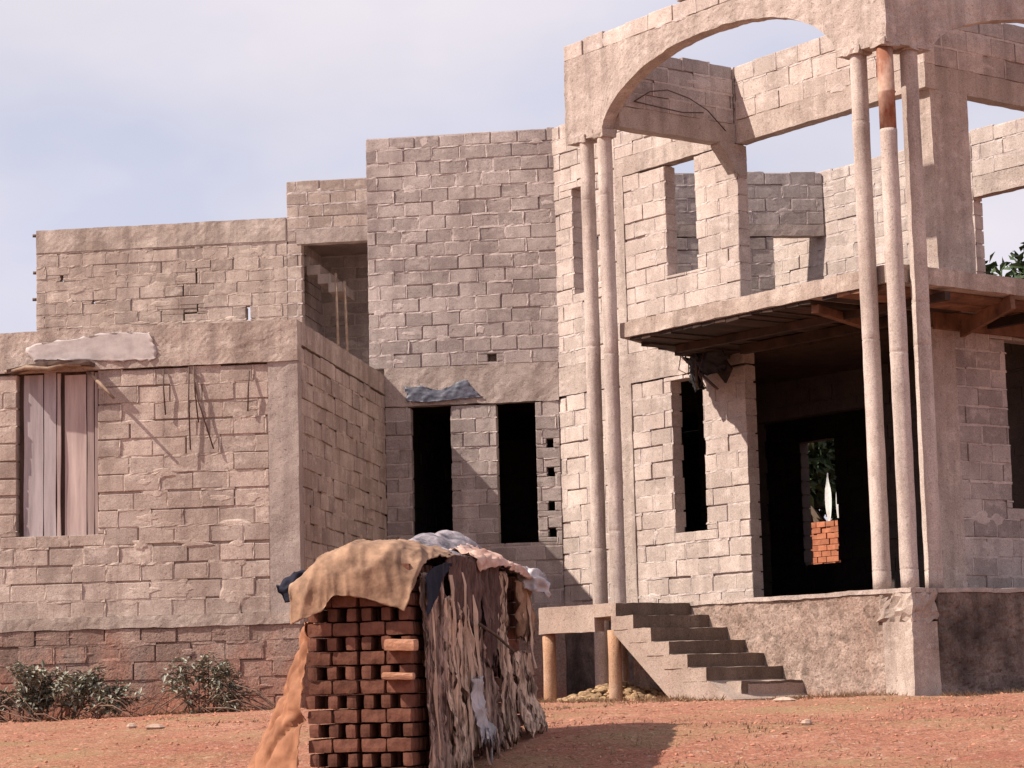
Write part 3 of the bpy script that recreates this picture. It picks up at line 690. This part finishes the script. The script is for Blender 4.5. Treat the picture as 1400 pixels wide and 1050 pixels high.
# ------------------------------------------------------------------ loose things on the house
tag(cloth('plastic_sheet', [[(-3.6, -.06, 5.02), (-3.0, -.08, 5.08), (-2.4, -.09, 5.14), (-1.95, -.07, 5.11)],
                            [(-3.65, -.09, 4.94), (-3.0, -.12, 4.95), (-2.4, -.12, 4.97), (-1.9, -.09, 4.95)],
                            [(-3.55, -.07, 4.82), (-3.0, -.09, 4.79), (-2.4, -.09, 4.76), (-1.88, -.07, 4.75)]], 'dusty_plastic', .003, 7, seed=3, ragged=.045, T=lambda u, v, z: (u, -.050, z)),
    'pale dusty plastic sheet stuck along the parapet above the boarded window', 'plastic sheet')
tag(cloth('torn_tarp', [[(.33, 5.60, 5.00), (.6, 5.58, 4.99), (.9, 5.60, 4.94), (1.22, 5.60, 5.07), (1.32, 5.62, 5.02)],
                        [(.34, 5.56, 4.90), (.6, 5.52, 4.90), (.9, 5.53, 4.87), (1.2, 5.54, 4.93), (1.42, 5.59, 4.88)],
                        [(.35, 5.54, 4.78), (.6, 5.50, 4.75), (.9, 5.50, 4.76), (1.2, 5.55, 4.78), (1.55, 5.62, 4.80)]], 'blue_plastic', .014, 7, seed=5, ragged=.03, T=lambda u, v, z: (u, 5.672 + (v - 5.58) * .28, z)),
    'torn blue grey tarpaulin strip fixed above the narrow dark opening', 'tarp')
# rotten canopy and sticks over the boarded window
o = plank('rotten_plank', (-3.86, -.10, 4.66), (-2.72, -.13, 4.72), .20, .05, 'dark_wood', None, bend=.05)
tag(o, 'dark rotten plank lying across the top of the boarded window', 'plank')
rp = random.Random(4)
pts = [(-3.9, -.17, 4.66), (-3.6, -.2, 4.70), (-3.3, -.2, 4.67), (-3.05, -.18, 4.73), (-2.85, -.2, 4.70)]
tag(rod('branch', pts, [.02, .035, .03, .035, .02], 'branch'), 'crooked brown branch lying along the boarded window head', 'branch')
tag(rod('stick', [(-2.82, -.02, 4.63), (-2.6, -.17, 4.45), (-2.38, -.30, 4.24)], [.025, .024, .02], 'branch'), 'pale broken stick jutting from the upper corner of the boarded window', 'stick')
for i, (u, z, L, mt) in enumerate(((-2.02, 5.2, 2.75, 'branch'), (-1.86, 5.2, 2.6, 'branch'))):
    o = rod('pole', [(u, 11.75 + i * .1, z), (u - .05, 11.72, z + L)], .028, mt)
    tag(o, ('pale thin pole standing in the upper doorway, the left one of two', 'pale thin pole standing in the upper doorway, the right one of two')[i], 'pole')
# formwork scraps dangling from the slab
dg = thing('dangling_formwork', 'dark broken formwork boards dangling from the porch slab above the window', 'scrap wood', sqz(3.5, -.3, 4.9))
def child(o, p):
    o.parent = p; o.matrix_parent_inverse = Matrix.Translation(-Vector(p.location)); return o
child(plank('board', sqz(3.2, -.30, 4.93), sqz(4.0, -.42, 4.40), .12, .03, 'dark_wood', None, up=(.3, .3, 1)), dg)
child(plank('board', sqz(3.55, -.35, 4.95), sqz(3.66, -.45, 4.45), .20, .03, 'dark_wood', None, up=(1, 0, .2)), dg)
child(plank('board', sqz(3.75, -.3, 4.93), sqz(4.15, -.3, 4.55), .24, .03, 'form', None, up=(1, 1, .2)), dg)
child(rod('wire', [sqz(3.4, -.5, 4.94), sqz(3.45, -.6, 4.7), sqz(3.6, -.55, 4.62), sqz(3.66, -.6, 4.75)], .008, 'rebar', None), dg)
child(rod('wire', [sqz(3.9, -.5, 4.94), sqz(3.86, -.6, 4.6), sqz(3.95, -.55, 4.38)], .008, 'rebar', None), dg)

for i, (a, b, c_, L) in enumerate((((3.15, -.25), (3.75, -.45), 4.45, 'black rag hanging from the slab beside the ground floor window'), ((3.55, -.5), (4.15, -.35), 4.62, 'wider black rag bunched under the slab over the wall end'))):
    G = []
    for t_ in range(5):
        f = t_ / 4; z = lerp(4.95, c_, f); w_ = 1 - .55 * f
        G.append([sqz(lerp((a[0]+b[0])/2, lerp(a[0], b[0], j / 3), w_) + .12 * f, lerp(a[1], b[1], j / 3) + .08 * math.sin(j * 2 + t_), z - .05 * (j % 2)) for j in range(4)])
    tag(cloth('rag', G, 'black_thing', .05, 7, seed=50 + i, sub=6, ragged=.05), L, 'rag')
# ------------------------------------------------------------------ brick pile
E1 = Vector((.9925, -.122, 0)); E2 = Vector((.122, .9925, 0)); PO = Vector((3.63, -11.74, 0)) - E1 * .82
PZ = -.36
def pc(a, b, z): return pp(a, b * (.98 if b > 0 else 1), z)
def pp(a, b, z): p = PO + E1 * a + E2 * b; return (p.x, p.y, z)
def brick_mesh(name, L, W, Hh, seed, mat='brick'):
    r = random.Random(seed); mb = MB()
    fr = Frame((0, 0), 0)
    rough_add(mb, fr, -L/2, L/2, -W/2, W/2, -Hh/2, Hh/2, res=.035, amp=.0, fq=9)
    o = mb.build(name, mat); weld(o, .0005)
    off = Vector((seed * 3.7, 0, 0))
    for v in o.data.vertices:
        c = v.co; k = sum((abs(c[i]) > h * .99) for i, h in enumerate((L/2, W/2, Hh/2)))
        sh = (0, 0, .0035, .008)[k]
        v.co = c * (1 - sh / max(.03, c.length)) + noise.noise_vector(c * 14 + off) * .006 + noise.noise_vector(c * 45 + off) * .002
    me = o.data; bpy.data.objects.remove(o); return me
BM = [brick_mesh('brick', .196, .094, .098, i) for i in range(6)]
RH = .1085; rb = random.Random(12); count = 0; core = MB()
ang = math.atan2(E1.y, E1.x)
BG = 'bricks in the covered stack'
BRICK_ROOTS = []
def put_brick(a, b, row, rz, lab):
    global count
    z = PZ + (row + .5) * RH; p = pp(a + rb.uniform(-.006, .006), b + rb.uniform(-.012, .008), z + rb.uniform(-.002, .003))
    if z < gz(p[0], p[1]) - .03: return
    o = bpy.data.objects.new('brick', rb.choice(BM)); COL.objects.link(o)
    if abs(rz) > 1: o.scale = (1, .80, 1)
    o.location = p; o.rotation_euler = (rb.choice((0, math.pi)) + rb.uniform(-.02, .02), rb.uniform(-.02, .02), ang + rz + rb.uniform(-.06, .06))
    tag(o, lab, 'brick', BG); count += 1
def put_core(a, b, row, la, lb):
    z = PZ + row * RH
    if z + RH < gz(*pp(a, b, 0)[:2]) - .03: return
    P = [pp(a - la/2, b - lb/2, z + .004), pp(a + la/2, b - lb/2, z + .004), pp(a + la/2, b + lb/2, z + .004), pp(a - la/2, b + lb/2, z + .004)]
    core.hexa(P + [(p[0], p[1], z + RH - .006) for p in P])
NR, NM = 16, 15
Lf = 'dull red clay brick in the open front end of the stack'
Ls = 'dull red clay brick in the long side of the stack behind the torn strips'
for lane in (0, 1):
    a0 = lane * .425
    for mod in range(NM):
        b0 = .1 + mod * .213
        for row in range(NR):
            front = mod == 0; side = lane == 1 and mod <= 9
            if row % 2 == 1:   # laid across: long faces to the front
                for h in (0, 1):
                    for x in (.1, .30):
                        a = a0 + x + (.005 if x > .2 else 0); b = b0 + (h - .5) * .1
                        if front and h == 0: put_brick(a, b, row, 0, Lf)
                        elif side and x > .2: put_brick(a, b, row, 0, Ls)
                        else: put_core(a, b, row, .196, .094)
            else:              # laid inwards: ends to the front with gaps between
                for x in (.047, .2, .353):
                    a = a0 + x + rb.uniform(-.012, .012)
                    if front: put_brick(a, b0, row, math.pi/2, Lf)
                    elif side and x > .3: put_brick(a, b0, row, math.pi/2, Ls)
                    else: put_core(a, b0, row, .094, .196)
o = core.build('brick_stack', 'brick'); tag(o, 'inner rows of the covered clay brick stack', 'brick stack', None, 'stuff')
print('individual bricks', count)
for (a, b, z, rz, L) in ((.77, -.04, .76, -.05, 'orange brick jutting out of the front end of the stack, the upper larger one'), (.74, -.03, .53, .1, 'orange brick jutting out of the front end of the stack, the lower thin one')):
    o = bpy.data.objects.new('brick', BM[2].copy()); o.data.materials.clear(); o.data.materials.append(MT['brick_orange']); COL.objects.link(o)
    o.location = pp(a, b, z); o.rotation_euler = (.05, .04, ang + rz); o.scale = (1.25, 1.3, .85 if z > .7 else .5)
    tag(o, L, 'brick', BG)
# covers
c = cloth('tarp', [[(-.12, 1.3, 1.28), (.10, 1.3, 1.46), (.40, 1.35, 1.53), (.70, 1.3, 1.52), (.9, 1.25, 1.47)],
                   [(-.13, .6, 1.28), (.12, .6, 1.47), (.40, .6, 1.58), (.72, .6, 1.54), (.92, .65, 1.44)],
                   [(-.11, .08, 1.25), (.12, .06, 1.45), (.40, .05, 1.53), (.70, .08, 1.48), (.90, .25, 1.40)],
                   [(-.09, -.08, 1.17), (.15, -.10, 1.30), (.42, -.10, 1.33), (.68, -.08, 1.28), (.89, .02, 1.26)],
                   [(-.08, -.11, .93), (.17, -.12, 1.03), (.28, -.13, 1.13), (.52, -.12, 1.11), (.82, -.09, 1.01)]], 'tan_cloth', .024, 2.0, seed=1, sub=16, ragged=.014, aniso=(2.4, .9, .5), T=pc)
tag(c, 'tan tarpaulin draped over the front end of the brick stack', 'tarp')
c = cloth('plastic_sheet', [[(-.05, .95, 1.47), (.2, .9, 1.555), (.5, .95, 1.575), (.86, 1.0, 1.49)],
                            [(-.08, 1.5, 1.42), (.2, 1.5, 1.55), (.5, 1.5, 1.66), (.88, 1.5, 1.46)],
                            [(-.06, 2.1, 1.45), (.2, 2.1, 1.66), (.55, 2.1, 1.74), (.88, 2.1, 1.48)],
                            [(-.05, 2.7, 1.42), (.2, 2.75, 1.58), (.5, 2.7, 1.62), (.88, 2.7, 1.44)],
                            [(-.05, 3.3, 1.30), (.2, 3.35, 1.36), (.5, 3.35, 1.38), (.9, 3.3, 1.35)]], 'grey_plastic', .05, 4.5, seed=4, sub=14, ragged=.03, T=pc)
tag(c, 'crumpled grey plastic sheet over the middle and back of the brick stack', 'plastic sheet')
c = cloth('rag', [[(.70, 1.5, 1.545), (.72, 2.0, 1.585), (.72, 2.6, 1.53), (.74, 3.1, 1.43)],
                  [(.93, 1.45, 1.47), (.94, 2.0, 1.50), (.94, 2.6, 1.46), (.95, 3.15, 1.40)],
                  [(.97, 1.5, 1.36), (.98, 2.0, 1.42), (.98, 2.6, 1.40), (.97, 3.1, 1.33)]], 'pink_cloth', .035, 6, seed=6, sub=12, ragged=.03, T=pc)
tag(c, 'pinkish rag lying along the top edge of the brick stack', 'rag')
c = cloth('plastic_sheet', [[(.80, 2.95, 1.48), (.95, 3.05, 1.46), (1.02, 3.2, 1.40)], [(.86, 3.0, 1.40), (1.05, 3.05, 1.36), (1.10, 3.2, 1.28)], [(.93, 2.98, 1.26), (1.06, 3.05, 1.24), (1.1, 3.2, 1.18)]], 'pale_plastic', .05, 7, seed=8, ragged=.03, T=pc)
tag(c, 'bunched pale plastic at the far right corner of the brick stack', 'plastic sheet')
c = cloth('plastic_sheet', [[(.90, .95, 1.40), (.94, .55, 1.39), (.94, .28, 1.34), (.92, .12, 1.26)], [(.93, .62, 1.30), (.955, .42, 1.22), (.95, .25, 1.16), (.935, .10, 1.10)], [(.95, .22, 1.08), (.955, .17, 1.04), (.95, .12, 1.0), (.945, .05, .97)]], 'navy_plastic', .015, 5, seed=9, ragged=.01, T=pc)
tag(c, 'dark plastic hanging down the side below the tan tarpaulin edge', 'plastic sheet')
c = cloth('plastic_sheet', [[(-.02, .25, 1.33), (-.14, .2, 1.35), (-.27, .2, 1.30)], [(-.04, .2, 1.24), (-.15, .12, 1.23), (-.29, .12, 1.22)], [(-.06, .2, 1.15), (-.14, .15, 1.11), (-.22, .15, 1.12)]], 'navy_plastic', .03, 7, seed=10, ragged=.03, T=pc)
tag(c, 'black plastic flap sticking out left of the tan tarpaulin', 'plastic sheet')
g = lambda a, b: gz(*pc(a, b, 0)[:2]) + .01
c = cloth('sheet', [[(-.02, .02, .93), (-.05, .10, .95), (-.08, .22, .96), (-.10, .4, .97)],
                    [(-.03, .00, .55), (-.14, .10, .56), (-.22, .25, .58), (-.28, .5, .60)],
                    [(-.04, -.02, .15), (-.26, .08, .15), (-.40, .28, .18), (-.50, .6, .22)],
                    [(-.05, -.08, g(-.05, 0)), (-.38, .05, g(-.38, .1)), (-.62, .25, g(-.62, .3)), (-.80, .65, g(-.80, .65))]], 'orange_cloth', .05, 3.4, seed=11, sub=14, ragged=.03, T=pc)
tag(c, 'muddy orange sheet sloping from the left side of the brick stack to the ground', 'sheet')
tag(rod('stick', [pc(.99, 1.35, .93), pc(1.01, 1.8, .84), pc(1.0, 2.35, .72)], [.014, .013, .010], 'dark_wood'), 'thin dark stick pinned slantwise across the torn covers of the brick stack', 'stick')
# torn fibre strips hanging over the long side
r = random.Random(21)
curt = thing('fibre_curtain', 'torn pale fibre strips hanging down the long side of the brick stack', 'torn cover', pc(.9, 1.6, 0))
def strip(b, ztop, ln, w, off, flare, seed, seg=9):
    mb = MB(); prev = None; zg = gz(*pp(.95, b, 0)[:2])
    for i in range(seg + 1):
        t = i / seg; z = max(ztop - ln * t, zg + .005 + .01 * t)
        wv = w * (1 - .55 * t * r.uniform(.3, 1)) * (1 + .3 * nz(seed, t * 4))
        bb = b + .05 * nz(seed * 1.3, t * 2.2) + flare * .25 * t * r.uniform(.7, 1)
        a = .845 + off + .03 * nz(seed * 2.1, t * 3) + flare * t * t + (.02 if t > 0 else 0)
        tw = .018 * nz(seed, t * 5, 3)
        cur = (mb.vert(pp(a - tw, bb - wv / 2, z)), mb.vert(pp(a + tw + .012, bb, z)), mb.vert(pp(a + tw, bb + wv / 2, z)))
        if prev: mb.face((prev[0], prev[1], cur[1], cur[0])); mb.face((prev[1], prev[2], cur[2], cur[1]))
        prev = cur
    child(mb.build('strip', 'fibre'), curt)
for i in range(12):
    b = r.uniform(.2, 3.1); low = r.random() < .5
    zt = r.uniform(.6, 1.1) if low else r.uniform(1.1, 1.42)
    strip(b, zt, r.uniform(.4, 1.5), r.choice((.015, .02, .03, .04, .07)), r.uniform(.05, .085), r.uniform(.0, .10) * r.random(), i + .37)
def sack(b0, b1, z0, z1, off, seed, mat, label, flare=0.0):
    G = []
    for i in range(5):
        t = i / 4; z = lerp(z1, z0, t)
        G.append([(.85 + off + flare * t * t + .02 * nz(seed, j, i), lerp(b0, b1, j / 4) + .05 * nz(seed + 4, j, i), z + (.09 * nz(seed + 9, j * 1.7) if i == 4 else 0)) for j in range(5)])
    return tag(cloth('sacking', G, mat, .04, 5, seed=seed, sub=14, ragged=.03, aniso=(1, 2.8, .4), T=pc, fringe=.16), label, 'sacking')
sack(.13, .70, -.26, 1.30, .030, 31, 'thatch_dark', 'mauve brown fibre matting on the stack side nearest the front corner', flare=.05)
sack(.62, .98, -.16, 1.12, .045, 36, 'thatch', 'pale ragged matting on the stack side, second from the front corner', flare=.08)
sack(.80, 1.70, .98, 1.47, .05, 32, 'sacking', 'dark brown sacking hanging high at the middle of the stack side')
sack(1.02, 1.42, -.02, 1.05, .035, 37, 'thatch', 'pale ragged matting below the dark sacking on the stack side', flare=.12)
sack(1.55, 2.05, -.02, 1.02, .03, 33, 'thatch_dark', 'mauve brown matting at the stack side right of the middle', flare=.08)
sack(1.72, 2.20, .62, 1.45, .06, 38, 'sacking', 'brown sacking with a vertical fold at the stack side right of the middle')
sack(2.10, 2.45, .02, 1.38, .05, 39, 'thatch', 'tall pale matting strip left of the dark gap in the stack side', flare=.10)
sack(2.62, 3.25, .03, .72, .05, 40, 'thatch', 'low pale matting at the far end of the stack side', flare=.14)
sack(2.72, 3.25, .85, 1.32, .07, 34, 'tan_cloth', 'tan sacking hanging at the far end of the stack side')
sack(1.08, 1.30, .02, .50, .13, 35, 'pale_plastic', 'pale plastic strip trailing down to the ground beside the stack', flare=.10)
# ------------------------------------------------------------------ plants
def leaf(mb, p, d, L, W, up, m=0):
    d = d.normalized(); x = d.cross(up)
    x = x.normalized() if x.length > 1e-4 else d.orthogonal().normalized(); n = x.cross(d)
    a = mb.vert(p); b = mb.vert(p + d * L * .5 + x * W * .5 + n * W * .12); c = mb.vert(p + d * L - n * L * .12); e = mb.vert(p + d * L * .5 - x * W * .5 + n * W * .12)
    mb.face((a, b, c), m); mb.face((a, c, e), m)
def rv(r): return Vector((r.gauss(0, 1), r.gauss(0, 1), r.gauss(0, 1))).normalized()
def shrub(name, base, spans, n_stem, hgt, leafs, seed, label, droop=.4):
    r = random.Random(seed); t = thing(name, label, 'shrub', base)
    st, lf = MB(), MB()
    for i in range(n_stem):
        x = r.uniform(*spans[0]); y = r.uniform(*spans[1]); h = hgt * r.uniform(.35, 1.08) * (1 - .25 * abs(2 * (x - spans[0][0]) / (spans[0][1] - spans[0][0]) - 1))
        p = [Vector((x * .6, y * .5, -.05))]; dx, dy = r.uniform(-.25, .35), r.uniform(-.35, .1)
        for k in range(1, 6):
            f = k / 5; p.append(Vector((x * lerp(.6, 1, f) + dx * f, y * lerp(.5, 1, f) + dy * f * f, h * math.sin(f * 1.75) / math.sin(1.57) - droop * .25 * max(0, f - .7))))
        st.tube(p, [.012, .010, .008, .007, .005, .003], 5)
        for k in range(leafs):
            f = r.uniform(.35, 1.0) ** .8; i0 = min(4, int(f * 5)); q = p[i0].lerp(p[i0 + 1], f * 5 - i0) + rv(r) * .09
            d = rv(r); d.z = d.z * .5 - .1
            leaf(lf, q, d, r.uniform(.05, .13), r.uniform(.03, .065), Vector((0, 0, 1)))
    for i in range(34):   # dead stems trailing sideways
        x = r.uniform(*spans[0]); y = r.uniform(*spans[1]) - .1; L = r.uniform(.4, .9); s = r.choice((1, 1, 1, -1))
        st.tube([(x, y, .35 * r.random() + .1), (x + s * L * .4, y - .08, .30 * r.random() + .12), (x + s * L, y - .12, .03)], [.009, .007, .004], 5)
    st.build('stem', 'dead_stem', t); lf.build('leaves', 'leaf_dusty', t)
    return t
shrub('shrub', (-3.3, -.62, .06), ((-1.6, 1.35), (-.35, .25)), 52, .74, 105, 3, 'wide dusty green shrub against the base of the brown wing wall')
shrub('shrub', (-1.05, -.62, .09), ((-.42, .45), (-.2, .2)), 16, .82, 70, 4, 'smaller thin shrub between the wide shrub and the brick stack')
def tree(label, base, h, rad, zc, n, seed, lsize=.35):
    r = random.Random(seed); t = thing('tree', label, 'tree', base)
    tr = MB(); tr.tube([(0, 0, -.3), (.1, 0, h * .3), (0, .1, h * .55), (.1, 0, h * .85)], [.3, .24, .16, .05], 9)
    cl = []
    for i in range(26):
        d = rv(r); p = Vector((d.x * rad * r.uniform(.4, 1), d.y * rad * r.uniform(.4, 1), zc + d.z * (h - zc) * r.uniform(.5, .95)))
        cl.append((p, r.uniform(.5, 1.0) * rad * .35)); tr.tube([(0, .05, h * r.uniform(.35, .6)), tuple(p * .6 + Vector((0, 0, zc * .35))), tuple(p)], [.09, .06, .02], 5)
    tr.build('trunk', 'bark', t)
    lf = MB()
    for i in range(n):
        p, q = r.choice(cl); d = rv(r); leaf(lf, p + d * q * r.random() ** .35, (rv(r) + Vector((0, 0, -.3))), lsize * r.uniform(.6, 1.3), lsize * .5, rv(r))
    lf.build('crown', 'leaf_dark', t); return t
tree('leafy green tree seen past the right edge of the house', (13.4, 32.0, 0), 13.0, 4.6, 8.6, 16000, 5)
tree('dark tree top just showing over the parapet at far left', (-15.6, 28.1, 0), 10.3, 1.3, 8.0, 4000, 6)
for i, (x, y, hh) in enumerate(((6.05, 17.2, 7.6), (4.3, 18.6, 7.0))):
    tree(('dark bushy tree behind the house, seen through the hall and rear window', 'second dark bushy tree behind the house, left of the first and mostly hidden')[i], (x, y, 0), hh, 2.3, 2.6, 15000, 8 + i, .3)
# neighbour's brick stack seen through the hall
mb = MB(); r = random.Random(8); F9 = FP(9.0)
for i in range(30):
    a = -4.1 - (.1 if i % 2 else 0)
    while a < -3.15:
        L = r.uniform(.21, .25); y = r.uniform(-.02, .02); e = min(a + L - .015, -3.18 + r.uniform(-.04, .04))
        z = i * .11
        if e - a > .05 and z < 3.3:
            mb.hexa([F9.p(a, y, z), F9.p(e, y, z), F9.p(e, .5, z), F9.p(a, .5, z), F9.p(a, y, z + .1), F9.p(e, y, z + .1), F9.p(e, .5, z + .1), F9.p(a, .5, z + .1)])
        a += L
tag(mb.build('brick_pier', 'redbrick'), 'red mud brick pier standing behind the house, seen through the hall window', 'brick pier')
pt = thing('plant', 'pale upright leaves above the red brick pier behind the house', 'plant', sqz(-3.6, 9.3, 3.25))
for (ds, w, h) in ((-.12, .17, .98), (.13, .10, .8), (.24, .04, .7)):
    mb = MB(); prev = None
    for k in range(11):
        t = k / 10; ww = w * (math.sin(math.pi * min(1, t * 1.02)) ** .8 if t < .8 else .5 * (1 - t) / .2 * .9) + .008
        c_ = Vector((ds * S2, -ds * S2, h * t)); x = Vector((S2, -S2, 0))
        cur = [mb.vert(c_ - x * ww * .5), mb.vert(c_ + Vector((S2, S2, 0)) * .02), mb.vert(c_ + x * ww * .5), mb.vert(c_ + Vector((S2, S2, 0)) * .026)]
        if prev:
            for j in range(4): mb.face((prev[j], prev[(j+1) % 4], cur[(j+1) % 4], cur[j]))
        prev = cur
    mb.build('leaf', 'leaf_pale', pt)
# ------------------------------------------------------------------ bits on the ground
def blob(mb, p, sx, sy, sz, r, m=0):
    n, k = 7, 4; rings = []
    for j in range(1, k):
        th = math.pi * j / k; rings.append([mb.vert((p[0] + sx * math.sin(th) * math.cos(2*math.pi*i/n) * r.uniform(.75, 1.2), p[1] + sy * math.sin(th) * math.sin(2*math.pi*i/n) * r.uniform(.75, 1.2), p[2] + sz * math.cos(th) * r.uniform(.8, 1.1))) for i in range(n)])
    a = mb.vert((p[0], p[1], p[2] + sz)); b = mb.vert((p[0], p[1], p[2] - sz))
    for i in range(n): mb.face((a, rings[0][i], rings[0][(i+1) % n]), m); mb.face((b, rings[-1][(i+1) % n], rings[-1][i]), m)
    for A, B in zip(rings, rings[1:]):
        for i in range(n): mb.face((A[i], B[i], B[(i+1) % n], A[(i+1) % n]), m)
mb = MB(); r = random.Random(77)
for i in range(8000):
    u, v = r.uniform(-4.5, 11.5), r.uniform(-13, -.2); s = .004 + .018 * r.random() ** 4
    blob(mb, (u, v, gzn(u, v) + s * .1), s * r.uniform(.8, 1.6), s * r.uniform(.8, 1.4), s * .7, r)
tag(mb.build('earth_clods', 'clod'), 'small red earth clods scattered over the yard', 'clods', None, 'stuff')
mb = MB()
def tuft(u, v, h, n):
    z = gzn(u, v)
    for k in range(n):
        d = Vector((r.gauss(0, .5), r.gauss(0, .5), 1)).normalized(); w = r.uniform(.004, .010); x = d.orthogonal().normalized() * w
        p = Vector((u + r.gauss(0, .05), v + r.gauss(0, .05), z - .01)); L = h * r.uniform(.5, 1.3)
        a, b, c_ = mb.vert(p - x), mb.vert(p + x), mb.vert(p + d * L + Vector((d.x, d.y, -.3)) * L * .3); mb.face((a, b, c_))
for i in range(900):
    e = r.random()
    if e < .30: u = r.uniform(-5, -.1); v = -.15 - abs(r.gauss(0, .35))
    elif e < .75: s_ = r.uniform(3.6, 9.3); q_ = -2.45 - abs(r.gauss(0, .5)) - (1.2 if s_ < 7.7 else 0); u, v = uv(s_, q_)
    elif e < .85: u, v = uv(r.uniform(3.2, 5.5), r.uniform(-3.5, -1))
    else: u, v = uv(9.38 + abs(r.gauss(0, .3)), r.uniform(-2.3, 1))
    tuft(u, v, r.uniform(.03, .10), r.randint(4, 12))
for i in range(3200):
    u, v = r.uniform(-4, 11), r.uniform(-11.5, -3)
    if nz(u * .45, v * .45, 9) > .10 or (u > 4 and v < -7.5 and r.random() < .5): tuft(u, v, r.uniform(.015, .055), 5)
tag(mb.build('dry_grass', 'straw'), 'short dry grass along the foot of the walls and over the yard', 'grass', None, 'stuff')
# heap under the landing
mb = MB(); c_ = uv(4.75, -2.9)
for i in range(420):
    a = r.random() * 6.283; d = r.random() ** .6 * .75; s = r.uniform(.02, .06); u, v = c_[0] + math.cos(a) * d, c_[1] + math.sin(a) * d * .8
    blob(mb, (u, v, gz(u, v) + (.75 - d) * .32 * r.random() ** .4), s * 1.4, s * 1.2, s * .8, r)
tag(mb.build('rubble_heap', 'straw'), 'low heap of earth and straw under the stair landing', 'heap')
for i, (u, v, sx, sy, L) in enumerate(((.30, -7.3, .10, .05, 'pale stone on the red earth left of the stack, the larger of two'), (.0, -7.1, .06, .04, 'smaller pale stone on the red earth left of the stack'),
        (6.2, -4.2, .12, .08, 'loose grey stone at the foot of the lowest stair'), (6.5, -8.6, .05, .04, 'small stone alone on open red earth below the stairs'),
        (9.0, -6.3, .05, .04, 'small stone on the red earth below the dark plinth'))):
    mb = MB(); blob(mb, (u, v, gzn(u, v) + .015), sx, sy, .035, r); tag(mb.build('stone', 'stone', loc=(u, v, gzn(u, v))), L, 'stone')

# ------------------------------------------------------------------ light
AZ, EL = math.radians(68.4), math.radians(46)
sd = Vector((-math.sin(AZ) * math.cos(EL), -math.cos(AZ) * math.cos(EL), math.sin(EL)))
sun = bpy.data.lights.new('sun', 'SUN'); sun.energy = 5.0; sun.angle = math.radians(.6); sun.color = (1.0, .89, .77)
so = bpy.data.objects.new('sun', sun); COL.objects.link(so); so.rotation_euler = sd.to_track_quat('Z', 'Y').to_euler(); so.location = (-20, -20, 30)
w = bpy.data.worlds.new('World'); scene.world = w; w.use_nodes = True; nt = w.node_tree; nt.nodes.clear()
k = NB(nt); out = nt.nodes.new('ShaderNodeOutputWorld'); bg = nt.nodes.new('ShaderNodeBackground')
sky = nt.nodes.new('ShaderNodeTexSky'); sky.sky_type = 'NISHITA'; sky.sun_disc = False
sky.sun_elevation = EL; sky.sun_rotation = math.atan2(sd.x, sd.y); sky.dust_density = 3.0; sky.air_density = 1.0; sky.ozone_density = 1.5
def wn(scale, det, sc, off=(0, 0, 0)):
    mp = k.n('ShaderNodeMapping'); mp.inputs['Scale'].default_value = sc; mp.inputs['Location'].default_value = off
    k.l(k.tc.outputs['Generated'], mp.inputs[0]); x = k.n('ShaderNodeTexNoise'); x.inputs['Scale'].default_value = scale; x.inputs['Detail'].default_value = det
    k.l(mp.outputs[0], x.inputs['Vector']); return x.outputs['Fac']
cl = k.ramp(wn(3.2, 6, (1, 1, 2.2), (2, 1, 0)), [(.36, .74), (.66, .97)])
cc = k.mix(k.ramp(wn(5, 4, (1, 1, 2), (5, 0, 0)), [(.35, 0.0), (.65, 1.0)]), (5.2, 5.25, 6.4), (6.8, 6.3, 6.75))
c = k.mix(cl, sky.outputs[0], cc)
nt.links.new(c, bg.inputs[0]); bg.inputs[1].default_value = .088; nt.links.new(bg.outputs[0], out.inputs[0])
# ------------------------------------------------------------------ camera
cd = bpy.data.cameras.new('camera'); co = bpy.data.objects.new('camera', cd); COL.objects.link(co)
M3 = [[0.989363208578302, -0.04318499520313014, -0.13890823482052048], [0.14326873663355472, 0.12392090553113853, 0.9818949425858999], [-0.025189494140858904, -0.9913519381943267, 0.12878984441049446]]
m = Matrix(((M3[0][0], -M3[0][1], -M3[0][2], 6.85189), (M3[1][0], -M3[1][1], -M3[1][2], -28.68101), (M3[2][0], -M3[2][1], -M3[2][2], .47), (0, 0, 0, 1)))
co.matrix_world = m; cd.sensor_width = 36; cd.lens = 3127.72 / 1400 * 36; cd.clip_start = .1; cd.clip_end = 3000
scene.camera = co
vs = scene.view_settings; vs.view_transform = 'Standard'; vs.look = 'None'; vs.exposure = .62; vs.gamma = 1
